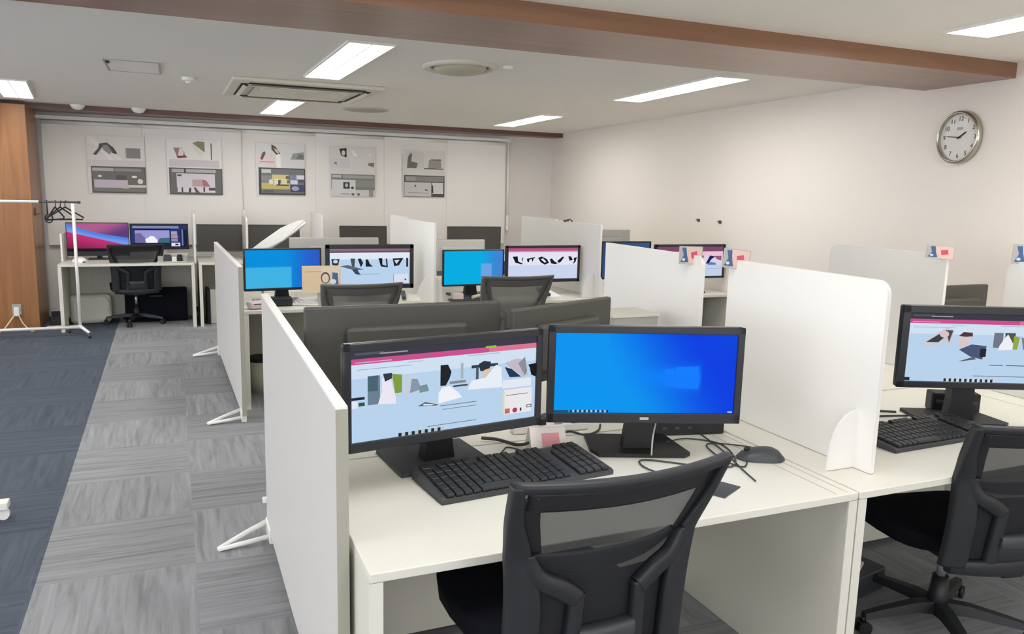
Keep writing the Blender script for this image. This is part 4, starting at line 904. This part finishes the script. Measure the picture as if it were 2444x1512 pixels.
def cable(pts, r, label, m_='cable', name='cable', k=6, parent=None):
    b = MB(); b.tube(smooth_path([tuple(Vector(p)-parent.location) for p in pts] if parent else pts, k), r, 6)
    if parent:
        o = obj(name, b, m_, parent); o['label'] = label; return o
    return tag(obj(name, b, m_), label, 'cable')
Z = 0.7245
cable([(1.40, 2.02, Z), (1.47, 1.98, Z), (1.40, 2.10, Z+0.002), (1.44, 2.19, Z), (1.62, 2.05, Z), (1.72, 2.06, Z), (1.80, 2.24, Z), (1.72, 2.34, Z), (1.60, 2.30, Z+0.01)], 0.0028, 'thin dark cable looping on the desk between the chair back and the blue monitor stand')
cable([(1.785, 2.08, Z), (1.72, 2.02, Z), (1.70, 2.10, Z), (1.75, 2.26, Z), (1.86, 2.20, Z+0.001), (1.93, 2.10, Z)], 0.0026, 'mouse cable looping left of the black mouse')
cable([(1.67, 1.90, Z), (1.70, 2.00, Z), (1.76, 2.18, Z), (1.80, 2.36, Z), (1.84, 2.56, Z)], 0.0026, 'thin dark cable running back from beside the mouse')
cable([(0.99, 2.56, Z+0.01), (1.04, 2.53, Z+0.008), (1.09, 2.46, Z+0.005), (1.125, 2.43, Z+0.02)], 0.006, 'thick black cable ending at the tent sign')
cable([(0.98, 2.38, Z), (1.02, 2.43, Z), (1.05, 2.46, Z), (1.08, 2.42, Z), (1.10, 2.34, Z)], 0.0025, 'thin cable behind the large keyboard')
cable([(1.25, 2.50, Z), (1.34, 2.56, Z), (1.38, 2.50, Z), (1.45, 2.53, Z), (1.50, 2.60, Z)], 0.004, 'dark cable curling between the power strip and the blue monitor stand')
cable([(2.32, 2.42, Z), (2.45, 2.48, Z), (2.62, 2.46, Z), (2.80, 2.36, Z)], 0.005, 'upper dark cable lying across the front right desk')
cable([(2.36, 2.30, Z), (2.50, 2.26, Z), (2.62, 2.34, Z), (2.80, 2.30, Z)], 0.004, 'lower dark cable lying across the front right desk')
cable([(2.33, 2.44, Z), (2.40, 2.32, Z+0.002), (2.48, 2.24, Z), (2.50, 2.19, Z+0.01)], 0.006, 'thick dark cable ending at the right keyboard')
cable([(1.495, 2.21, 0.86), (1.47, 2.19, 0.80), (1.455, 2.17, 0.745)], 0.003, 'pale thin cable hanging in front of the blue monitor stand', 'greytop')

# ------------------------------------------------------------------ things on the middle bench
t = thing('display_card', 'beige card leaning in front of the left browser monitor', 'card', (1.005, 5.97, 0.72), 0.0)
b = MB(); b.box((0, 0, 0.20), (0.285, 0.006, 0.20)); obj('card_sheet', b, 'beige', t)
b = MB()
for k, (c, pl) in enumerate([('c9b190', R_(0.08, 0.2, 0.5, 0.23)), ('e9d7c4', R_(0.5, 0.05, 0.98, 0.5)), ('5b5148', E_(0.6, 0.45, 0.12, 0.22)), ('ecd3c0', E_(0.6, 0.47, 0.09, 0.17)), ('4a6a96', [(0.78, 0.25), (0.92, 0.28), (0.94, 0.75), (0.78, 0.7)]), ('dfe9f6', E_(0.8, 0.6, 0.08, 0.1)), ('8a7a68', R_(0.52, 0.72, 0.7, 0.76))]):
    b.poly([(-0.1425+u*0.285, -0.0035-0.0004*k, 0.30-v*0.20) for u, v in pl], c)
obj('picture', b, 'art', t, keepn=True)
b = MB(); b.box((0, 0.02, 0.055), (0.05, 0.03, 0.108), bev=0.004); obj('card_stand', b, 'greytop', t)
t = thing('desk_lamp', 'white desk lamp with a long blade-shaped head above the left blue monitor', 'lamp', (0.62, 6.36, 0.72), 0)
b = MB(); b.lathe([(0.08, 0.0), (0.08, 0.012), (0.02, 0.02)], seg=24); obj('lamp_base', b, 'white', t)
b = MB(); b.tube([(0, 0, 0.015), (0.0, 0, 0.30), (0.06, 0, 0.44)], 0.010, 10); obj('lamp_arm', b, 'white', t)
b = MB(); G = []
for i in range(13):
    u = i/12; x = -0.11+0.43*u; zz = 0.385+0.235*u**1.25; hw = 0.02+0.075*math.sin(min(1, u*1.05)*PI)**0.7*(1-0.45*u)
    G.append([Vector((x, (v-0.5)*0.10, zz+hw*(0.5-abs(v-0.5))*0.5-0.5*hw*(1-v))) for v in (0, 0.25, 0.5, 0.75, 1)])
b.quads(G, smooth=True); 
for i in range(12): pass
o = obj('lamp_head', b, 'white', t); md = o.modifiers.new('solid', 'SOLIDIFY'); md.thickness = 0.022
b = MB(); b.prism([(-0.11, 0.375), (0.02, 0.40), (0.16, 0.47), (0.25, 0.56), (0.325, 0.625), (0.26, 0.615), (0.14, 0.56), (0.0, 0.46)], lambda x, z, tt: (x, tt, z), -0.052, -0.04); obj('lamp_side', b, 'white', t)
t = thing('pink_pouch', 'pale pink pouch at the left end of the middle bench', 'pouch', (0.55, 5.93, 0.72), 0.2)
b = MB(); b.box((0, 0, 0.03), (0.16, 0.10, 0.055), bev=0.022, seg=4); obj('pouch_body', b, mat('pouch_cloth', 'd9c8cc', 0.8), t)
b = MB(); b.box((0, -0.052, 0.04), (0.10, 0.002, 0.006)); obj('zipper', b, 'dgrey', t)
t = thing('paper_pile', 'untidy pile of papers and small black cases under the left browser monitor', 'papers', (0.93, 6.04, 0.72), 0)
for k in range(4):
    b = MB(); b.box((0.02*k-0.03, 0.01*k, 0.008+0.011*k), (0.20, 0.12, 0.009), rot=(0, 0, 0.2*k-0.3), bev=0.001); obj('paper', b, 'paper', t)
b = MB(); b.box((-0.21, 0, 0.035), (0.15, 0.11, 0.06), bev=0.008); obj('black_case', b, 'black', t)
t = thing('stationery_tray', 'small tray of stationery under the cyan monitor', 'tray', (2.20, 5.98, 0.72), 0)
b = MB(); b.box((0, 0, 0.008), (0.36, 0.11, 0.012), bev=0.003); obj('tray', b, 'dgrey', t)
b = MB(); b.box((-0.12, 0, 0.04), (0.085, 0.08, 0.05), bev=0.006); obj('tissue_pack', b, mat('tissue_pack', 'd9c6c6', 0.7), t)
b = MB(); b.tube([(0.0, -0.03, 0.03), (0.15, 0.02, 0.05)], 0.014, 10); obj('marker', b, 'cream', t)
b = MB(); b.tube([(0.0, 0.03, 0.03), (0.12, -0.02, 0.06)], 0.010, 10); obj('marker', b, 'black', t)
t = thing('desk_phone', 'low white telephone beside the centre divider under the black stroke monitor', 'telephone', (2.86, 5.92, 0.72), 0.3)
b = MB(); b.prism([(-0.07, 0.001), (0.07, 0.001), (0.07, 0.06), (-0.07, 0.025)], lambda y, z, tt: (tt, y, z), -0.09, 0.09); obj('base', b, 'white', t)
b = MB(); b.box((-0.055, 0, 0.065), (0.04, 0.16, 0.028), rot=(0.25, 0, 0), bev=0.01); obj('handset', b, 'dgrey', t)
t = thing('desk_phone', 'low grey telephone beside the narrow divider left of centre', 'telephone', (1.68, 5.95, 0.72), -0.2)
b = MB(); b.prism([(-0.07, 0.001), (0.07, 0.001), (0.07, 0.06), (-0.07, 0.025)], lambda y, z, tt: (tt, y, z), -0.08, 0.08); obj('base', b, 'deskgrey', t)
b = MB(); b.box((-0.05, 0, 0.065), (0.035, 0.14, 0.026), rot=(0.25, 0, 0), bev=0.01); obj('handset', b, 'dgrey', t)
for x, y, z, l in ((3.30, 6.50, 1.34, 'small brown clip on top of the centre divider'),):
    t = thing('bulldog_clip', l, 'clip', (x, y, z), 0)
    b = MB(); b.box((0, 0, 0.004), (0.034, 0.05, 0.022), bev=0.004); obj('jaw', b, mat('clip_brown', '5c4c3c', 0.5), t)
    b = MB(); b.tube([(0, -0.02, 0.014), (0.01, -0.06, 0.02), (0.01, -0.11, 0.002)], 0.007, 6); obj('lever', b, mat('clip_lever', '6a5a48', 0.5), t)
t = thing('wire_rack', 'black and grey wire rack under the middle desk beside the right wall', 'rack', (4.33, 6.15, 0), 0)
b = MB(); b.box((0, 0.1, 0.35), (0.5, 0.02, 0.62)); obj('back_sheet', b, 'black', t)
b = MB()
for z in (0.04, 0.22, 0.45, 0.64): b.tube([(-0.25, 0, z), (0.25, 0, z)], 0.007, 8)
for x in (-0.25, -0.02, 0.25): b.tube([(x, 0, 0.005), (x, 0, 0.64)], 0.008, 8)
obj('wire_frame', b, 'silver', t)
t = thing('waste_bin', 'small cream bin with a dark rim under the left desk of the middle bench', 'bin', (0.60, 6.35, 0), 0)
b = MB(); b.lathe([(0.085, 0.001), (0.11, 0.26), (0.10, 0.26), (0.08, 0.01)], seg=24); obj('bucket', b, mat('bin_cream', 'd6d6c0', 0.5), t)
b = MB(); b.lathe([(0.112, 0.25), (0.116, 0.255), (0.116, 0.275), (0.10, 0.275)], seg=24); obj('bin_rim', b, 'black', t)

# ------------------------------------------------------------------ rear desks clutter
t = thing('fabric_bag', 'white square bag under the rear desk, left of the chair', 'bag', (-0.89, 10.02, 0), 0.05)
b = MB(); b.box((0, 0, 0.165), (0.42, 0.16, 0.33), bev=0.05, seg=4)
for v in b.bm.verts: v.co.x *= 1+0.12*(v.co.z-0.16); v.co.y += 0.02*math.sin(v.co.x*14)
obj('bag_body', b, 'bag', t)
b = MB(); b.tube(smooth_path([(0.14, -0.05, 0.31), (0.18, -0.10, 0.24), (0.17, -0.10, 0.15)], 5), 0.010, 8); obj('strap', b, 'bag', t)
t = thing('storage_case', 'long black case on the floor under the rear desk', 'case', (-0.29, 10.04, 0), 0)
b = MB(); b.box((0.08, 0, 0.19), (0.66, 0.20, 0.38), bev=0.02); obj('case_body', b, 'seat', t)
b = MB(); b.box((0.08, -0.104, 0.30), (0.14, 0.01, 0.02), bev=0.004); obj('handle', b, 'black', t)
t = thing('desktop_computer', 'white tower computer with a black edge under the second rear desk', 'computer', (0.50, 9.85, 0), 0)
b = MB(); b.box((0.03, 0, 0.20), (0.34, 0.42, 0.40), bev=0.01); obj('tower_case', b, 'bag', t)
b = MB(); b.box((-0.16, -0.02, 0.195), (0.035, 0.42, 0.385), bev=0.014); obj('black_side', b, 'black', t)
t = thing('stationery_tray', 'white tray of small dark items on the rear desk below the video monitor', 'tray', (-0.02, 9.62, 0.72), 0)
b = MB(); b.box((0, 0, 0.006), (0.32, 0.12, 0.010), bev=0.003); b.box((0, 0.055, 0.05), (0.32, 0.008, 0.09)); obj('tray', b, 'deskgrey', t)
for k, (x, w_, h_, m_) in enumerate([(-0.12, 0.06, 0.06, 'greytop'), (-0.05, 0.07, 0.07, 'dgrey'), (0.02, 0.05, 0.05, 'paper'), (0.075, 0.05, 0.07, 'black'), (0.13, 0.04, 0.05, 'greytop')]):
    b = MB(); b.box((x, 0, 0.011+h_/2), (w_, 0.07, h_), bev=0.006); obj('item', b, m_, t)
t = thing('paper_sheet', 'white rag and papers on the floor beside the wooden column', 'papers', (-1.15, 9.75, 0), 0.1)
b = MB(); b.box((0, 0, 0.012), (0.30, 0.12, 0.02), bev=0.006); obj('sheet', b, 'paper', t)
b = MB(); b.box((-0.02, 0.09, 0.05), (0.20, 0.06, 0.09), rot=(0.3, 0, 0.1), bev=0.012); obj('crumpled_part', b, 'black', t)

# ------------------------------------------------------------------ garment rack with hangers
t = thing('garment_rack', 'white and dark metal garment rack on wheels at the left', 'garment rack', (-0.93, 9.25, 0), 0)
b = MB(); b.tube([(0, 0, 0.07), (0.0, 0, 1.36)], 0.016, 12); obj('post', b, 'white', t)
b = MB(); b.tube([(-1.45, 0, 0.07), (-1.45, 0, 1.36)], 0.016, 12); obj('post', b, 'white', t)
b = MB(); b.tube([(-1.55, 0, 1.375), (-0.30, 0, 1.375)], 0.014, 12); obj('hanging_rail', b, 'white', t)
b = MB(); b.tube([(-0.30, 0, 1.375), (0.06, 0, 1.375)], 0.009, 12); b.lathe([(0.013, -0.01), (0.013, 0.02)], c=(0.05, 0, 1.375), cap=True, R=Matrix.Rotation(PI/2, 3, 'Y'), seg=10); obj('rail_extension', b, 'dgrey', t)
b = MB(); b.tube([(-1.5, 0, 0.085), (0, 0, 0.085)], 0.016, 10); obj('base_bar', b, 'white', t)
for x in (0, -1.45):
    b = MB(); b.tube([(x-0.12, 0.16, 0.055), (x, 0, 0.095), (x+0.10, -0.20, 0.052)], [0.014, 0.018, 0.013], 8); ft = obj('foot', b, 'white', t)
    for dx, dy in ((-0.12, 0.16), (0.10, -0.20)):
        b = MB(); b.tube([(x+dx-0.014, dy, 0.026), (x+dx+0.014, dy, 0.026)], 0.025, 14); b.tube([(x+dx, dy, 0.03), (x+dx, dy, 0.058)], 0.007, 8); obj('caster', b, 'dgrey', ft)
def hanger(x, y, rz, label, s=1.0):
    t = thing('clothes_hanger', label, 'hanger', (x, y, 1.375), rz, 'hangers on the garment rack')
    b = MB(); b.tube(smooth_path([(0.0, 0.012, -0.005), (0.012, 0.0, 0.014), (0, -0.014, 0.004), (0, 0, -0.05)], 5), 0.004, 6); obj('hook', b, 'black', t)
    b = MB(); b.tube([(0, 0, -0.05), (-0.16*s, 0, -0.155), (-0.15*s, 0, -0.175), (0.15*s, 0, -0.175), (0.16*s, 0, -0.155), (0, 0, -0.05)], 0.0075, 8); obj('shoulder_bar', b, 'black', t)
    return t
hanger(-1.00, 9.25, 0.15, 'black hanger nearest the end of the rack')
hanger(-1.045, 9.25, 0.75, 'black hanger turned half sideways, second from the rack end')
hanger(-1.09, 9.25, 1.2, 'black hanger turned sideways, third from the rack end')
t = thing('clip_ring', 'thin black strap with a ring hanging left of the hangers', 'strap', (-1.16, 9.25, 1.375), 0)
b = MB(); b.tube([(0, 0, 0.02), (0, 0, -0.13)], 0.006, 6); obj('strap', b, 'black', t)
b = MB(); b.tube([(0.01+0.034*math.cos(a), 0, -0.165+0.042*math.sin(a)) for a in [i*PI/10 for i in range(21)]], 0.007, 6); obj('ring', b, 'black', t)

# ------------------------------------------------------------------ wall socket on the column with cords
t = thing('wall_socket', 'white wall socket with two plugged cords, low on the wooden column', 'socket', (-1.565, 9.735, 0.20), 0)
b = MB(); b.box((0, -0.004, 0.02), (0.085, 0.008, 0.12), bev=0.003); obj('cover_plate', b, 'greytop', t)
b = MB(); b.box((0, -0.022, 0.0), (0.052, 0.03, 0.10), bev=0.012); obj('plug', b, 'white', t)
cable([(-1.585, 9.70, 0.165), (-1.63, 9.68, 0.10), (-1.70, 9.62, 0.010), (-1.80, 9.56, 0.010)], 0.009, 'cream cord running down to the left', 'cream', 'power_cord', parent=t)
cable([(-1.545, 9.70, 0.165), (-1.51, 9.68, 0.08), (-1.44, 9.62, 0.010), (-1.40, 9.58, 0.008)], 0.007, 'cream cord running down to the right', 'cream', 'power_cord', parent=t)
t = thing('coat_hook', 'small brown hook on the side of the wooden column', 'hook', (-1.36, 9.90, 1.22), 0)
b = MB(); b.box((0.006, 0, 0.03), (0.012, 0.03, 0.09), bev=0.003); obj('plate', b, mat('hook_brown', '5d3c30', 0.5), t)
b = MB(); b.tube([(0.01, 0, 0.01), (0.035, 0, 0.0), (0.04, 0, 0.02)], 0.006, 6); obj('prong', b, 'dgrey', t)
# near caster stand at the left edge
t = thing('rack_foot_stand', 'white caster foot of a stand cut off by the left edge of the photo', 'stand', (-0.845, 4.24, 0), 0)
b = MB(); b.box((-0.06, 0, 0.075), (0.26, 0.07, 0.035), bev=0.004); obj('foot_bar', b, 'white', t)
b = MB(); b.tube([(0.045, -0.012, 0.027), (0.045, 0.016, 0.027)], 0.026, 16); b.tube([(0.045, 0, 0.03), (0.045, 0, 0.065)], 0.007, 8); obj('caster', b, 'white', t)
b = MB(); b.tube([(-0.14, 0.0, 0.027), (-0.14, 0.02, 0.027)], 0.026, 16); b.tube([(-0.14, 0, 0.03), (-0.14, 0, 0.065)], 0.007, 8); obj('caster', b, 'white', t)
b = MB(); b.tube([(-0.16, 0, 0.09), (-0.16, 0, 1.3)], 0.016, 12); obj('post', b, 'white', t)
# cable bundle and box under the right front desk
t = thing('foot_rest', 'dark tray with a folded plastic sheet under the front right desk', 'tray', (2.42, 2.30, 0), 0.2)
b = MB(); b.box((0.10, 0, 0.055), (0.30, 0.24, 0.10), bev=0.01); obj('tray_body', b, 'dgrey', t)
b = MB(); b.box((0.10, -0.05, 0.118), (0.16, 0.08, 0.02), rot=(0.2, 0.1, 0.4), bev=0.006); obj('folded_sheet', b, 'paper', t)
cable([(2.05, 2.52, 0.42), (2.15, 2.50, 0.40), (2.30, 2.48, 0.42), (2.36, 2.46, 0.45)], 0.006, 'yellowish cord under the front right desk', 'cream')
